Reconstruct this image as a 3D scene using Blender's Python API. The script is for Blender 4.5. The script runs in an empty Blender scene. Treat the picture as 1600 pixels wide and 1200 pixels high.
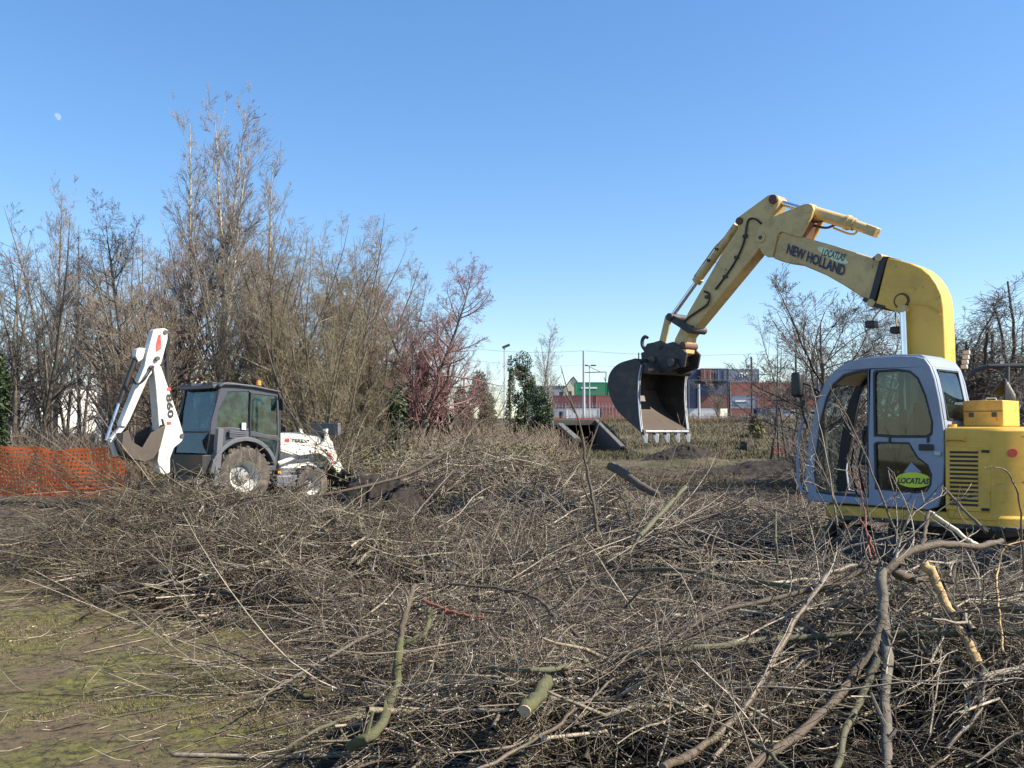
import bpy, math, random
import numpy as np
from mathutils import Vector, Matrix
from mathutils.geometry import tessellate_polygon
R = math.radians
random.seed(7); rng = np.random.default_rng(7)
sc = bpy.context.scene
# ---------------------------------------------------------------- camera
F = 1400.0; CAMZ = 1.7; PITCH = math.atan(72/F)
cam_d = bpy.data.cameras.new('camera'); cam = bpy.data.objects.new('camera', cam_d)
sc.collection.objects.link(cam); sc.camera = cam
cam.location = (0, 0, CAMZ); cam.rotation_euler = (R(90)+PITCH, 0, 0)
cam_d.sensor_width = 36; cam_d.lens = F/1600*36; cam_d.clip_start = .1; cam_d.clip_end = 6000
# ---------------------------------------------------------------- sky and sun
SUN_EL, SUN_AZ = 40.0, -11.0            # azimuth of the sun: angle from +X (counter-clockwise)
w = bpy.data.worlds.new('World'); sc.world = w; w.use_nodes = True
nt = w.node_tree; bg = nt.nodes['Background']
sky = nt.nodes.new('ShaderNodeTexSky'); sky.sky_type = 'NISHITA'; sky.sun_disc = False
sky.sun_elevation = R(SUN_EL); sky.sun_rotation = R(90-SUN_AZ)
sky.altitude = 0; sky.air_density = 1.0; sky.dust_density = 0.3; sky.ozone_density = 3.0
hs = nt.nodes.new('ShaderNodeHueSaturation'); hs.inputs['Saturation'].default_value = 1.38; hs.inputs['Hue'].default_value = .506
ga = nt.nodes.new('ShaderNodeGamma'); ga.inputs[1].default_value = .76; nt.links.new(sky.outputs[0], ga.inputs[0]); nt.links.new(ga.outputs[0], hs.inputs['Color']); nt.links.new(hs.outputs[0], bg.inputs[0]); bg.inputs[1].default_value = 0.142
sd = bpy.data.lights.new('sun', 'SUN'); sd.energy = 5.0; sd.angle = R(.5); sd.color = (1, .91, .77)
sun = bpy.data.objects.new('sun', sd); sc.collection.objects.link(sun)
S = Vector((math.cos(R(SUN_EL))*math.cos(R(SUN_AZ)), math.cos(R(SUN_EL))*math.sin(R(SUN_AZ)), math.sin(R(SUN_EL))))
sun.rotation_euler = S.to_track_quat('Z', 'Y').to_euler()
sun.location = (20, -10, 30)
sc.view_settings.view_transform = 'Standard'; sc.view_settings.look = 'None'
sc.view_settings.exposure = 1.12; sc.view_settings.gamma = 1
sc.cycles.max_bounces = 6; sc.cycles.transparent_max_bounces = 12

# ---------------------------------------------------------------- helpers
def ray(px, py):
    cp, sp = math.cos(PITCH), math.sin(PITCH); a = (px-800)/F; b = (600-py)/F
    return Vector((a, cp-sp*b, sp+cp*b))
def at(px, py, Y):
    r = ray(px, py); return Vector((0, 0, CAMZ)) + r*(Y/r.y)
C = sc.collection
def tag(o, label=None, cat=None, group=None, kind=None):
    if label: o['label'] = label
    if cat: o['category'] = cat
    if group: o['group'] = group
    if kind: o['kind'] = kind
    return o
def empty(name, label, cat, loc=(0,0,0), rz=0, group=None):
    o = bpy.data.objects.new(name, None); C.objects.link(o); o.location = loc; o.rotation_euler = (0,0,rz)
    o.empty_display_size = .3
    return tag(o, label, cat, group)
def link(name, me, m, parent=None, bevel=0, smooth=35):
    if m: me.materials.append(m)
    o = bpy.data.objects.new(name, me); C.objects.link(o); o.parent = parent
    if smooth:
        me.polygons.foreach_set('use_smooth', [True]*len(me.polygons)); me.set_sharp_from_angle(angle=R(smooth))
    if bevel:
        b = o.modifiers.new('bevel', 'BEVEL'); b.width = bevel; b.segments = 2; b.limit_method = 'ANGLE'; b.angle_limit = R(40); b.harden_normals = False
    return o
class MB:
    def __init__(s): s.v = []; s.f = []
    def add(s, vs, fs):
        n = len(s.v); s.v += [tuple(v) for v in vs]; s.f += [tuple(i+n for i in f) for f in fs]; return s
    def box(s, c, d, rz=0, M=None):
        hx, hy, hz = d[0]/2, d[1]/2, d[2]/2; M = M or Matrix.Rotation(rz, 3, 'Z')
        vs = [Vector(c)+M@Vector((x*hx, y*hy, z*hz)) for x in (-1,1) for y in (-1,1) for z in (-1,1)]
        return s.add(vs, [(0,1,3,2),(4,6,7,5),(0,4,5,1),(2,3,7,6),(0,2,6,4),(1,5,7,3)])
    def bar(s, a, b, wy, wz):          # rectangular bar between two points
        a = Vector(a); b = Vector(b); d = b-a
        q = d.to_track_quat('X', 'Z').to_matrix()
        return s.box((a+b)/2, (d.length, wy, wz), M=q)
    def cyl(s, a, b, r0, r1=None, n=16, cap=True):
        r1 = r0 if r1 is None else r1; a = Vector(a); b = Vector(b)
        q = (b-a).to_track_quat('Z', 'X').to_matrix(); vs = []
        for p, r in ((a, r0), (b, r1)):
            for i in range(n):
                t = 2*math.pi*i/n; vs.append(p+q@Vector((r*math.cos(t), r*math.sin(t), 0)))
        fs = [(i, (i+1)%n, n+(i+1)%n, n+i) for i in range(n)]
        if cap: fs += [tuple(range(n-1, -1, -1)), tuple(range(n, 2*n))]
        return s.add(vs, fs)
    def tube(s, pts, r, n=8):
        pts = [Vector(p) for p in pts]
        if isinstance(r, (int, float)): r = [r]*len(pts)
        vs = []; q = None
        for i, p in enumerate(pts):
            t = (pts[min(i+1, len(pts)-1)]-pts[max(i-1, 0)]).normalized()
            if q is None: a = t.orthogonal().normalized()
            else: a = (q - t*q.dot(t)).normalized()
            q = a; b = t.cross(a)
            for k in range(n):
                th = 2*math.pi*k/n; vs.append(p+(a*math.cos(th)+b*math.sin(th))*r[i])
        fs = []
        for i in range(len(pts)-1):
            for k in range(n):
                fs.append((i*n+k, i*n+(k+1)%n, (i+1)*n+(k+1)%n, (i+1)*n+k))
        m = (len(pts)-1)*n
        fs += [tuple(range(n-1, -1, -1)), tuple(range(m, m+n))]
        return s.add(vs, fs)
    def plate(s, outer, y0, y1, holes=(), ax='y'):     # polygon in (x,z) with holes, extruded across y
        loops = [list(outer)]+[list(h) for h in holes]
        def area(l): return sum(l[i][0]*l[(i+1)%len(l)][1]-l[(i+1)%len(l)][0]*l[i][1] for i in range(len(l)))
        for i, l in enumerate(loops):
            if (area(l) > 0) != (i == 0): l.reverse()
        flat = [p for l in loops for p in l]; N = len(flat)
        tri = tessellate_polygon([[Vector((p[0], p[1], 0)) for p in l] for l in loops])
        def m(p, y): return {'y': (p[0], y, p[1]), 'z': (p[0], p[1], y), 'x': (y, p[0], p[1])}[ax]
        vs = [m(p, y0) for p in flat]+[m(p, y1) for p in flat]
        fs = []
        for t in tri:
            a, b, c = [flat[i] for i in t]
            if (b[0]-a[0])*(c[1]-a[1])-(c[0]-a[0])*(b[1]-a[1]) < 0: t = (t[0], t[2], t[1])
            fs.append(tuple(t)); fs.append((t[0]+N, t[2]+N, t[1]+N))
        k = 0
        for l in loops:
            n = len(l)
            for i in range(n):
                a, b = k+i, k+(i+1)%n; fs.append((b, a, a+N, b+N))
            k += n
        return s.add(vs, fs)
    def lathe(s, prof, c, axis='Y', n=32, closed=False):   # prof: (radius, offset along axis)
        vs = []; m = len(prof)
        for i in range(n):
            t = 2*math.pi*i/n
            for r, h in prof: vs.append((c[0]+r*math.cos(t), c[1]+h, c[2]+r*math.sin(t)))
        fs = []
        for i in range(n):
            j = (i+1)%n
            for k in range(m if closed else m-1):
                l = (k+1)%m; fs.append((i*m+k, i*m+l, j*m+l, j*m+k))
        return s.add(vs, fs)
    def build(s, name, m, parent=None, bevel=0, smooth=35):
        me = bpy.data.meshes.new(name); me.from_pydata([tuple(v) for v in s.v], [], s.f); me.validate()
        import bmesh
        bm = bmesh.new(); bm.from_mesh(me); bmesh.ops.recalc_face_normals(bm, faces=bm.faces); bm.to_mesh(me); bm.free()
        return link(name, me, m, parent, bevel, smooth)
def thick(path, th):                   # open (x,z) path -> closed band of thickness th (to its left)
    out = []; n = len(path)
    for i in range(n):
        a = Vector(path[max(i-1, 0)]); b = Vector(path[min(i+1, n-1)]); t = (b-a).normalized()
        out.append((path[i][0]-t.y*th, path[i][1]+t.x*th))
    return list(path)+out[::-1]
def catmull(P, k=5):
    P = [np.array(p, float) for p in P]; Q = [2*P[0]-P[1]]+P+[2*P[-1]-P[-2]]; out = []
    for i in range(1, len(Q)-2):
        a, b, c, d = Q[i-1:i+3]
        for j in range(k):
            t = j/k; out.append(.5*((2*b)+(-a+c)*t+(2*a-5*b+4*c-d)*t*t+(-a+3*b-3*c+d)*t**3))
    out.append(P[-1]); return out
class Frame:
    def __init__(s, O, deg):
        s.O = Vector((O[0], O[1], 0)); s.a = R(deg)
        s.h = Vector((math.cos(s.a), math.sin(s.a), 0)); s.l = Vector((-s.h.y, s.h.x, 0))
    def hit(s, px, py, v):
        r = ray(px, py); c = Vector((0, 0, CAMZ))-s.O
        t = (v-c.dot(s.l))/r.dot(s.l); p = c+r*t
        return (p.dot(s.h), p.z)
    def hits(s, pts, v): return [s.hit(x, y, v) for x, y in pts]
    def P(s, px, py, v): a = s.hit(px, py, v); return Vector((a[0], v, a[1]))

# value noise
def vnoise(x, y, seed=0):
    xi = np.floor(x).astype(np.int64); yi = np.floor(y).astype(np.int64); fx = x-xi; fy = y-yi
    fx = fx*fx*(3-2*fx); fy = fy*fy*(3-2*fy)
    def h(a, b):
        n = (a*374761393+b*668265263+seed*974711) & 0xffffffff
        n = ((n ^ (n >> 13))*1274126177) & 0xffffffff
        return ((n ^ (n >> 16)) & 0xffff)/65535.0
    return (h(xi, yi)*(1-fx)+h(xi+1, yi)*fx)*(1-fy)+(h(xi, yi+1)*(1-fx)+h(xi+1, yi+1)*fx)*fy
def fbm(x, y, oct=4, seed=0):
    s = 0; a = .5
    for i in range(oct): s = s+a*(vnoise(x*2**i, y*2**i, seed+i*17)-.5); a *= .5
    return s
def sstep(a, b, x):
    t = np.clip((x-a)/(b-a), 0, 1); return t*t*(3-2*t)
def pile_mask(x, y):
    x = np.asarray(x, float); y = np.asarray(y, float)
    left = np.interp(y, [0, 3.5, 5.5, 7, 8.6, 10.2, 11.5, 14, 17, 22, 40], [-.5, -1.0, -1.35, -1.7, -3.0, -4.9, -6.2, -6.0, -4.4, -3.2, -3.0])
    left = left + .8*fbm(y*.9, x*.3, 3, 5)
    m = sstep(-.25, .6, x-left)
    far = np.interp(x, [-8, -5, -3.6, -2, 1, 3, 8, 14], [12, 12.5, 15, 22, 19, 14.5, 12, 12])
    return m*(1-sstep(0, 1.6, y-far))
def G(x, y, cx, cy, sx, sy): return np.exp(-((x-cx)/sx)**2-((y-cy)/sy)**2)
def pile_h(x, y):
    h = .15+.95*G(x, y, -1.2, 17.6, 2.4, 2.2)+.40*G(x, y, 5.2, 7.6, 1.5, .8)+.35*G(x, y, 3.6, 9.0, .9, .9)+.55*G(x, y, -4.0, 11.9, 1.8, 1.2)+.42*G(x, y, 2.7, 5.9, 1.3, 1.0)+.12*G(x, y, .2, 9, 2, 2) \
        + .22*G(x, y, 1.2, 12, 1.8, 1.8)+.25*G(x, y, -2.4, 10.3, 1.5, 1.1)+.15*G(x, y, 4.6, 6.4, 1.2, 1.2)
    return np.maximum(pile_mask(x, y)*(h+.75*fbm(x*1.1, y*1.0, 4, 3)), 0)
def base_h(x, y):
    x = np.asarray(x, float); y = np.asarray(y, float)
    b = sstep(56, 86, y)*2.55
    cut = sstep(1.5, 2.1, x)*(1-sstep(7.9, 8.4, x))*(1-sstep(91.5, 92.5, y))
    z = b*(1-cut)+.78*sstep(120, 150, y)
    rough = sstep(12, 22, y)*(1-sstep(78, 86, y))
    z = z+.05*fbm(x*1.1, y*1.1, 5, 1)+rough*.3*fbm(x*.35, y*.35, 4, 9)
    z = z+.9*G(x, y, 14.2, 62, 3.4, 3)*.6+.7*G(x, y, 9.0, 47, 2.0, 2.2)+.5*G(x, y, 12.5, 36, 2.6, 2.2)
    return z
def ground_h(x, y): return base_h(x, y)+.42*pile_h(x, y)

# ---------------------------------------------------------------- materials
def nodemat(name):
    m = bpy.data.materials.new(name); m.use_nodes = True; nt = m.node_tree; return m, nt, nt.nodes['Principled BSDF']
def N(nt, t, **k):
    n = nt.nodes.new('ShaderNode'+t)
    for a, b in k.items():
        if a in n.inputs: n.inputs[a].default_value = b
        else: setattr(n, a, b)
    return n
def mixc(nt, f, a, b):
    n = nt.nodes.new('ShaderNodeMix'); n.data_type = 'RGBA'
    for s, v in ((0, f), (6, a), (7, b)):
        if hasattr(v, 'is_linked') or isinstance(v, bpy.types.NodeSocket): nt.links.new(v, n.inputs[s])
        else: n.inputs[s].default_value = v if s == 0 else (*v, 1)
    return n.outputs[2]
def noise(nt, scale, detail=6, rough=.6, lo=.4, hi=.6, vec=None):
    n = N(nt, 'TexNoise', Scale=scale, Detail=detail, Roughness=rough)
    tc = vec if vec is not None else N(nt, 'TexCoord').outputs['Object']
    nt.links.new(tc, n.inputs['Vector'])
    r = N(nt, 'MapRange'); r.inputs['From Min'].default_value = lo; r.inputs['From Max'].default_value = hi
    nt.links.new(n.outputs[0], r.inputs['Value']); return r.outputs[0]
def mul(nt, a, b):
    n = nt.nodes.new('ShaderNodeMath'); n.operation = 'MULTIPLY'
    for i, v in enumerate((a, b)):
        if isinstance(v, (int, float)): n.inputs[i].default_value = v
        else: nt.links.new(v, n.inputs[i])
    return n.outputs[0]
def paint(name, col, dirt=(.10, .075, .05), amt=.5, rough=.45, scale=3, spec=.5, metal=0, chips=None, bump=.05):
    m, nt, p = nodemat(name)
    f = mul(nt, noise(nt, scale, 8, .7, .48, .72), amt)
    c = mixc(nt, noise(nt, scale*.6, 3, .5, .3, .7), tuple(x*.88 for x in col), tuple(min(1, x*1.08) for x in col))
    c = mixc(nt, f, c, dirt)
    if chips: c = mixc(nt, mul(nt, noise(nt, 1.7, 8, .8, .50, .75), .55), c, tuple(x*.32 for x in col))
    if chips: c = mixc(nt, noise(nt, 9, 10, .75, .62, .66), c, chips)
    nt.links.new(c, p.inputs['Base Color'])
    p.inputs['Roughness'].default_value = rough; p.inputs['Metallic'].default_value = metal
    p.inputs['Specular IOR Level'].default_value = spec
    if bump:
        b = N(nt, 'Bump', Strength=bump, Distance=.01); nt.links.new(noise(nt, scale*14, 6, .7, 0, 1), b.inputs['Height']); nt.links.new(b.outputs[0], p.inputs['Normal'])
    return m
def wood(name, c1, c2, c3=None, rough=.6, scale=18, bump=.5, spec=.4):     # colour varies from stick to stick and along the bark
    m, nt, p = nodemat(name)
    g = N(nt, 'NewGeometry'); cr = N(nt, 'ValToRGB'); nt.links.new(g.outputs['Random Per Island'], cr.inputs[0])
    cr.color_ramp.elements[0].color = (*c1, 1); cr.color_ramp.elements[1].color = (*c2, 1)
    if c3: e = cr.color_ramp.elements.new(.5); e.color = (*c3, 1)
    c = mixc(nt, mul(nt, noise(nt, scale, 6, .7, .35, .65), .6), cr.outputs[0], tuple(x*.45 for x in c1))
    nt.links.new(c, p.inputs['Base Color']); p.inputs['Roughness'].default_value = rough; p.inputs['Specular IOR Level'].default_value = spec
    if bump:
        b = N(nt, 'Bump', Strength=bump, Distance=.01); nt.links.new(noise(nt, scale*3, 6, .7, 0, 1), b.inputs['Height']); nt.links.new(b.outputs[0], p.inputs['Normal'])
    return m
def glass(name, tint, gloss=.12, dust_sheen=.22, dcol=(.35, .38, .38)):
    m = bpy.data.materials.new(name); m.use_nodes = True; nt = m.node_tree; nt.nodes.clear()
    o = N(nt, 'OutputMaterial'); t = N(nt, 'BsdfTransparent', Color=(*tint, 1)); g = N(nt, 'BsdfGlossy', Roughness=.03, Color=(1, 1, 1, 1))
    d = N(nt, 'BsdfDiffuse', Color=(*dcol, 1)); mx0 = N(nt, 'MixShader'); 
    nt.links.new(mul(nt, noise(nt, 4, 6, .7, .4, .8), dust_sheen), mx0.inputs[0]); nt.links.new(t.outputs[0], mx0.inputs[1]); nt.links.new(d.outputs[0], mx0.inputs[2])
    lw = N(nt, 'LayerWeight', Blend=.5); f2 = mul(nt, lw.outputs['Facing'], lw.outputs['Facing']); f4 = mul(nt, mul(nt, f2, f2), .7 if gloss > -.01 else .0); ad = nt.nodes.new('ShaderNodeMath'); ad.operation = 'ADD'; ad.inputs[1].default_value = gloss+.02
    nt.links.new(f4, ad.inputs[0]); mx = N(nt, 'MixShader')
    nt.links.new(ad.outputs[0], mx.inputs[0]); nt.links.new(mx0.outputs[0], mx.inputs[1]); nt.links.new(g.outputs[0], mx.inputs[2]); nt.links.new(mx.outputs[0], o.inputs[0])
    return m
M = {}
M['yellow'] = paint('yellow_paint', (.72, .42, .06), amt=.35, rough=.38, scale=2.2, chips=(.12, .07, .04))
M['boom'] = paint('faded_yellow_paint', (.60, .43, .18), dirt=(.16, .10, .05), amt=.6, rough=.5, scale=3, chips=(.10, .05, .03))
M['cab'] = paint('blue_grey_paint', (.24, .29, .38), dirt=(.14, .12, .1), amt=.35, rough=.42, scale=3)
M['white'] = paint('white_paint', (.62, .61, .56), dirt=(.42, .34, .22), amt=.5, rough=.42, scale=4, chips=(.2, .14, .1))
M['dkgrey'] = paint('dark_grey_paint', (.045, .052, .07), dirt=(.10, .085, .07), amt=.5, rough=.45)
M['grey'] = paint('grey_paint', (.10, .108, .125), dirt=(.12, .10, .08), amt=.5, rough=.5)
M['black'] = paint('black_plastic', (.015, .016, .018), dirt=(.06, .05, .04), amt=.4, rough=.5)
M['steel'] = paint('worn_bucket_steel', (.035, .033, .036), dirt=(.16, .12, .09), amt=.6, rough=.55, metal=.15, scale=5, bump=.3)
M['steelin'] = paint('earth_polished_steel', (.08, .063, .05), dirt=(.10, .075, .055), amt=.6, rough=.5, metal=.1, scale=6, bump=.3)
M['teeth'] = paint('bright_worn_steel', (.72, .72, .7), dirt=(.3, .27, .25), amt=.3, rough=.45, metal=.1)
M['chrome'] = paint('chromed_rod', (.75, .77, .8), amt=.1, rough=.18, metal=.9, bump=0)
M['rust'] = paint('rusty_steel', (.13, .06, .035), dirt=(.04, .03, .03), amt=.6, rough=.75)
M['tyre'] = paint('muddy_rubber', (.06, .052, .046), dirt=(.22, .17, .12), amt=.9, rough=.85, scale=5, bump=.4)
M['navy'] = paint('navy_lettering', (.01, .018, .08), amt=.1, bump=0)
M['blacklet'] = paint('black_lettering', (.03, .03, .035), amt=.1, bump=0)
M['redlet'] = paint('red_marking', (.6, .05, .04), dirt=(.5, .4, .35), amt=.4, bump=0)
M['lime'] = paint('lime_sticker', (.62, .72, .04), amt=.15, bump=0)
M['mint'] = paint('pale_sticker', (.60, .72, .45), amt=.15, bump=0)
M['whitelet'] = paint('white_lettering', (.8, .8, .8), amt=.1, bump=0)
M['glass'] = glass('cab_glass', (.28, .40, .40), .03, .12, (.2, .25, .25))
M['clearglass'] = glass('windscreen_glass', (.80, .86, .86), -.02, .1); M['tglass'] = glass('green_tinted_glass', (.30, .46, .47), .03, .6, (.06, .13, .14)); M['rglass'] = glass('dark_glass', (.45, .55, .55), .0, .15)  # tglass: teal diffuse film paints reflected sky over the tinted glass
M['orange'] = paint('orange_plastic', (.85, .16, .03), dirt=(.5, .2, .1), amt=.3, rough=.6, bump=0)
M['lamp'] = paint('amber_lens', (.85, .28, .02), amt=.1, rough=.25, bump=0)
M['mesh'] = paint('orange_netting', (1.0, .22, .05), dirt=(.55, .25, .14), amt=.6, rough=.65, scale=2, bump=0)
_nt = M['mesh'].node_tree; _tr = N(_nt, 'BsdfTranslucent', Color=(.9, .2, .05, 1)); _mx = N(_nt, 'MixShader', Fac=.5)
_nt.links.new(_nt.nodes['Principled BSDF'].outputs[0], _mx.inputs[1]); _nt.links.new(_tr.outputs[0], _mx.inputs[2]); _nt.links.new(_mx.outputs[0], _nt.nodes['Material Output'].inputs[0])
M['concrete'] = paint('weathered_concrete', (.13, .12, .105), dirt=(.07, .06, .05), amt=.8, rough=.9, scale=.8)
M['darkwall'] = paint('dark_concrete', (.05, .043, .036), dirt=(.02, .018, .015), amt=.8, rough=.95, scale=.8)  # wing wall concrete, much darker than the coping
M['galv'] = paint('galvanised_steel', (.42, .44, .46), amt=.3, rough=.5, metal=.2)
M['wheeldisc'] = paint('dusty_grey_wheel_paint', (.26, .27, .28), dirt=(.22, .17, .12), amt=.9, rough=.6, scale=5)
M['darkmetal'] = paint('dark_metal', (.06, .06, .065), amt=.4, rough=.6)
M['wallwhite'] = paint('white_render', (.62, .61, .60), dirt=(.3, .28, .25), amt=.3, rough=.9, scale=.3)
M['wallgrey'] = paint('grey_render', (.33, .35, .38), dirt=(.2, .2, .2), amt=.3, rough=.9, scale=.3)
M['roof'] = paint('grey_roof', (.16, .17, .19), amt=.2, rough=.8)
M['pane'] = paint('window_pane', (.04, .055, .08), amt=.1, rough=.1)
M['seat'] = paint('worn_seat_cloth', (.03, .035, .05), amt=.3, rough=.9)
M['hivis'] = paint('high_visibility_cloth', (.45, .75, .08), amt=.1, rough=.8)
M['twig'] = wood('twig_bark', (.045, .033, .021), (.46, .39, .29), (.13, .098, .066), rough=.42)
M['twigol'] = wood('olive_twig_bark', (.035, .027, .016), (.30, .26, .15), (.09, .065, .042), rough=.42)
M['palebranch'] = wood('pale_grey_bark', (.12, .10, .07), (.50, .44, .33), (.24, .20, .13), rough=.5, scale=26)
M['twigdark'] = wood('dark_litter_bark', (.05, .038, .026), (.30, .24, .16), (.10, .075, .05), rough=.6)
M['bark'] = wood('grey_bark', (.10, .088, .068), (.19, .165, .13), rough=.8, scale=14, bump=1)
M['barkmoss'] = wood('mossy_bark', (.11, .11, .05), (.11, .11, .05), rough=.85, scale=22, bump=1)
M['barkolive'] = wood('olive_bark', (.12, .115, .065), (.12, .115, .065), rough=.65, scale=24, bump=1)
M['barkbrown'] = wood('brown_bark', (.125, .095, .065), (.125, .095, .065), rough=.7, scale=24, bump=1)
M['peeled'] = wood('peeled_wood', (.68, .58, .40), (.68, .58, .40), rough=.6, scale=8)
M['split'] = wood('split_wood', (.50, .33, .15), (.50, .33, .15), rough=.8, scale=14, bump=1)
M['redwood'] = wood('red_barked_wood', (.26, .09, .055), (.26, .09, .055), rough=.7)
M['cut'] = wood('sawn_wood', (.58, .46, .30), (.58, .46, .30), rough=.8)
M['darklog'] = wood('dark_wet_bark', (.035, .028, .022), (.035, .028, .022), rough=.7)
M['crown_brown'] = wood('brown_crown_twigs', (.20, .15, .105), (.33, .27, .20), rough=.6, bump=0)
M['crown_grey'] = wood('grey_crown_twigs', (.22, .19, .165), (.36, .32, .28), rough=.6, bump=0)
M['crown_red'] = wood('reddish_crown_twigs', (.22, .11, .11), (.34, .20, .19), rough=.6, bump=0)
M['crown_olive'] = wood('olive_crown_twigs', (.21, .17, .10), (.34, .29, .18), rough=.6, bump=0)
M['crown_dark'] = wood('dark_crown_twigs', (.10, .085, .075), (.19, .165, .145), rough=.6, bump=0)
M['crown_tan'] = wood('tan_crown_twigs', (.15, .115, .07), (.30, .235, .15), rough=.6, bump=0)
M['polebark'] = wood('pale_poplar_bark', (.36, .34, .26), (.50, .46, .37), rough=.75, scale=4)
M['ivy'] = wood('ivy_leaves', (.03, .055, .02), (.075, .11, .045), rough=.6, bump=0)
M['dryleaf'] = wood('dry_bramble_leaves', (.06, .075, .03), (.24, .20, .10), rough=.7, bump=0)
M['grass'] = wood('moss_and_grass', (.09, .10, .024), (.26, .235, .06), (.24, .19, .10), rough=.8, bump=0)
M['drygrass'] = wood('dry_grass_blades', (.095, .085, .04), (.23, .175, .10), (.07, .08, .03), rough=.8, bump=0)
M['catkin'] = paint('silver_catkins', (.50, .49, .44), amt=.15, rough=.7, bump=0)
M['ballast'] = paint('track_ballast', (.24, .22, .20), dirt=(.12, .10, .09), amt=.7, rough=.95, scale=2)
M['soil'] = paint('shade_darkened_soil', (.018, .013, .010), dirt=(.045, .033, .023), amt=.7, rough=.95, scale=3, bump=.8)  # the heap's shaded face is put into this near-black colour

# ---------------------------------------------------------------- ground
def grid_mesh(name, X, Y, Z, mat, parent=None):
    ny, nx = X.shape; me = bpy.data.meshes.new(name); nv = nx*ny
    me.vertices.add(nv); me.vertices.foreach_set('co', np.stack([X, Y, Z], -1).reshape(-1).astype(np.float32))
    i = (np.arange(ny-1)[:, None]*nx+np.arange(nx-1)[None]).reshape(-1)
    q = np.stack([i, i+1, i+nx+1, i+nx], -1); nf = len(q)
    me.loops.add(nf*4); me.polygons.add(nf)
    me.loops.foreach_set('vertex_index', q.reshape(-1).astype(np.int32))
    me.polygons.foreach_set('loop_start', np.arange(nf, dtype=np.int32)*4)
    me.update(calc_edges=True); me.validate()
    me.polygons.foreach_set('use_smooth', np.ones(nf, bool)); me.materials.append(mat)
    o = bpy.data.objects.new(name, me); C.objects.link(o); o.parent = parent; return o
def setattr_col(o, name, A):
    a = o.data.color_attributes.new(name, 'FLOAT_COLOR', 'POINT'); a.data.foreach_set('color', A.reshape(-1).astype(np.float32))
gx = 6*np.sinh(np.linspace(-5.6, 5.6, 900)); gy = -3+8*(np.exp(np.linspace(0, 5.25, 820))-1)
GX, GY = np.meshgrid(gx, gy)
near = (1-sstep(14, 20, GY))
GZ = ground_h(GX, GY)+near*(.035*fbm(GX*7, GY*7, 3, 21)+.05*pile_mask(GX, GY)*fbm(GX*5, GY*5, 3, 31))
mud = sstep(10.2, 12.2, GY+.8*fbm(GX*.5, GY*.5, 3, 4))*(1-sstep(20, 30, GY))
GZ += mud*.10*fbm(GX*1.8, GY*3.5, 4, 44)
m, nt, p = nodemat('ground_cover')
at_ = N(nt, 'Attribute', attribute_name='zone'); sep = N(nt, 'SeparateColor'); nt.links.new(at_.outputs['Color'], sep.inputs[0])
soil = mixc(nt, noise(nt, 2.5, 8, .7, .35, .7), (.035, .026, .018), (.10, .075, .05))
soil = mixc(nt, noise(nt, 26, 4, .7, .5, .75), soil, (.20, .165, .12))
soil = mixc(nt, sep.outputs[2], soil, (.010, .008, .006))  # near-black under the pile: its deep shade put into the soil colour
moss = mixc(nt, noise(nt, 9, 6, .7, .35, .65), (.06, .066, .018), (.185, .172, .045))
moss = mixc(nt, noise(nt, 1.6, 8, .75, .41, .57), moss, (.125, .092, .055))
moss = mixc(nt, noise(nt, 14, 6, .75, .50, .62), moss, (.035, .029, .02))
bank = mixc(nt, noise(nt, .45, 7, .7, .4, .6), (.052, .052, .024), (.125, .095, .058))
bank = mixc(nt, noise(nt, 2.2, 6, .7, .5, .7), bank, (.05, .045, .03))
c = mixc(nt, sep.outputs[0], soil, moss); c = mixc(nt, sep.outputs[1], c, bank)
nt.links.new(c, p.inputs['Base Color']); p.inputs['Roughness'].default_value = .9; p.inputs['Specular IOR Level'].default_value = .25
b = N(nt, 'Bump', Strength=.9, Distance=.03); nt.links.new(noise(nt, 22, 8, .75, 0, 1), b.inputs['Height']); nt.links.new(b.outputs[0], p.inputs['Normal'])
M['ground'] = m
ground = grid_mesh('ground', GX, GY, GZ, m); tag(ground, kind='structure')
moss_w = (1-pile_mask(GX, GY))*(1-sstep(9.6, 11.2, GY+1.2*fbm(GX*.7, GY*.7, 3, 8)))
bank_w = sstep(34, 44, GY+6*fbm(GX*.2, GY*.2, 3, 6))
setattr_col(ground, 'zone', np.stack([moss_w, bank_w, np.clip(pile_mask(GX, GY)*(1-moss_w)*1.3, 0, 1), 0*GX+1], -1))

# ---------------------------------------------------------------- vectorised branches
def nrm(v): return v/np.maximum(np.linalg.norm(v, axis=-1, keepdims=True), 1e-9)
def tubes(P, Rr, K):
    """P (B,N,3), Rr (B,N) -> verts, quads"""
    B, Np, _ = P.shape
    T = np.empty_like(P); T[:, 1:-1] = P[:, 2:]-P[:, :-2]; T[:, 0] = P[:, 1]-P[:, 0]; T[:, -1] = P[:, -1]-P[:, -2]; T = nrm(T)
    avg = nrm(P[:, -1]-P[:, 0]); ref = np.where(np.abs(avg[:, 2:3]) < .8, np.array([[0, 0, 1.]]), np.array([[1., 0, 0]]))[:, None]
    A = nrm(np.cross(T, ref)); Bv = np.cross(T, A)
    th = np.arange(K)*2*np.pi/K
    V = P[:, :, None]+Rr[:, :, None, None]*(A[:, :, None]*np.cos(th)[None, None, :, None]+Bv[:, :, None]*np.sin(th)[None, None, :, None])
    b = np.arange(B)[:, None, None]*(Np*K); i = np.arange(Np-1)[None, :, None]*K; k = np.arange(K)[None, None]
    k2 = (k+1) % K
    Q = np.stack([b+i+k, b+i+k2, b+i+K+k2, b+i+K+k], -1).reshape(-1, 4)
    return V.reshape(-1, 3), Q
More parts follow.
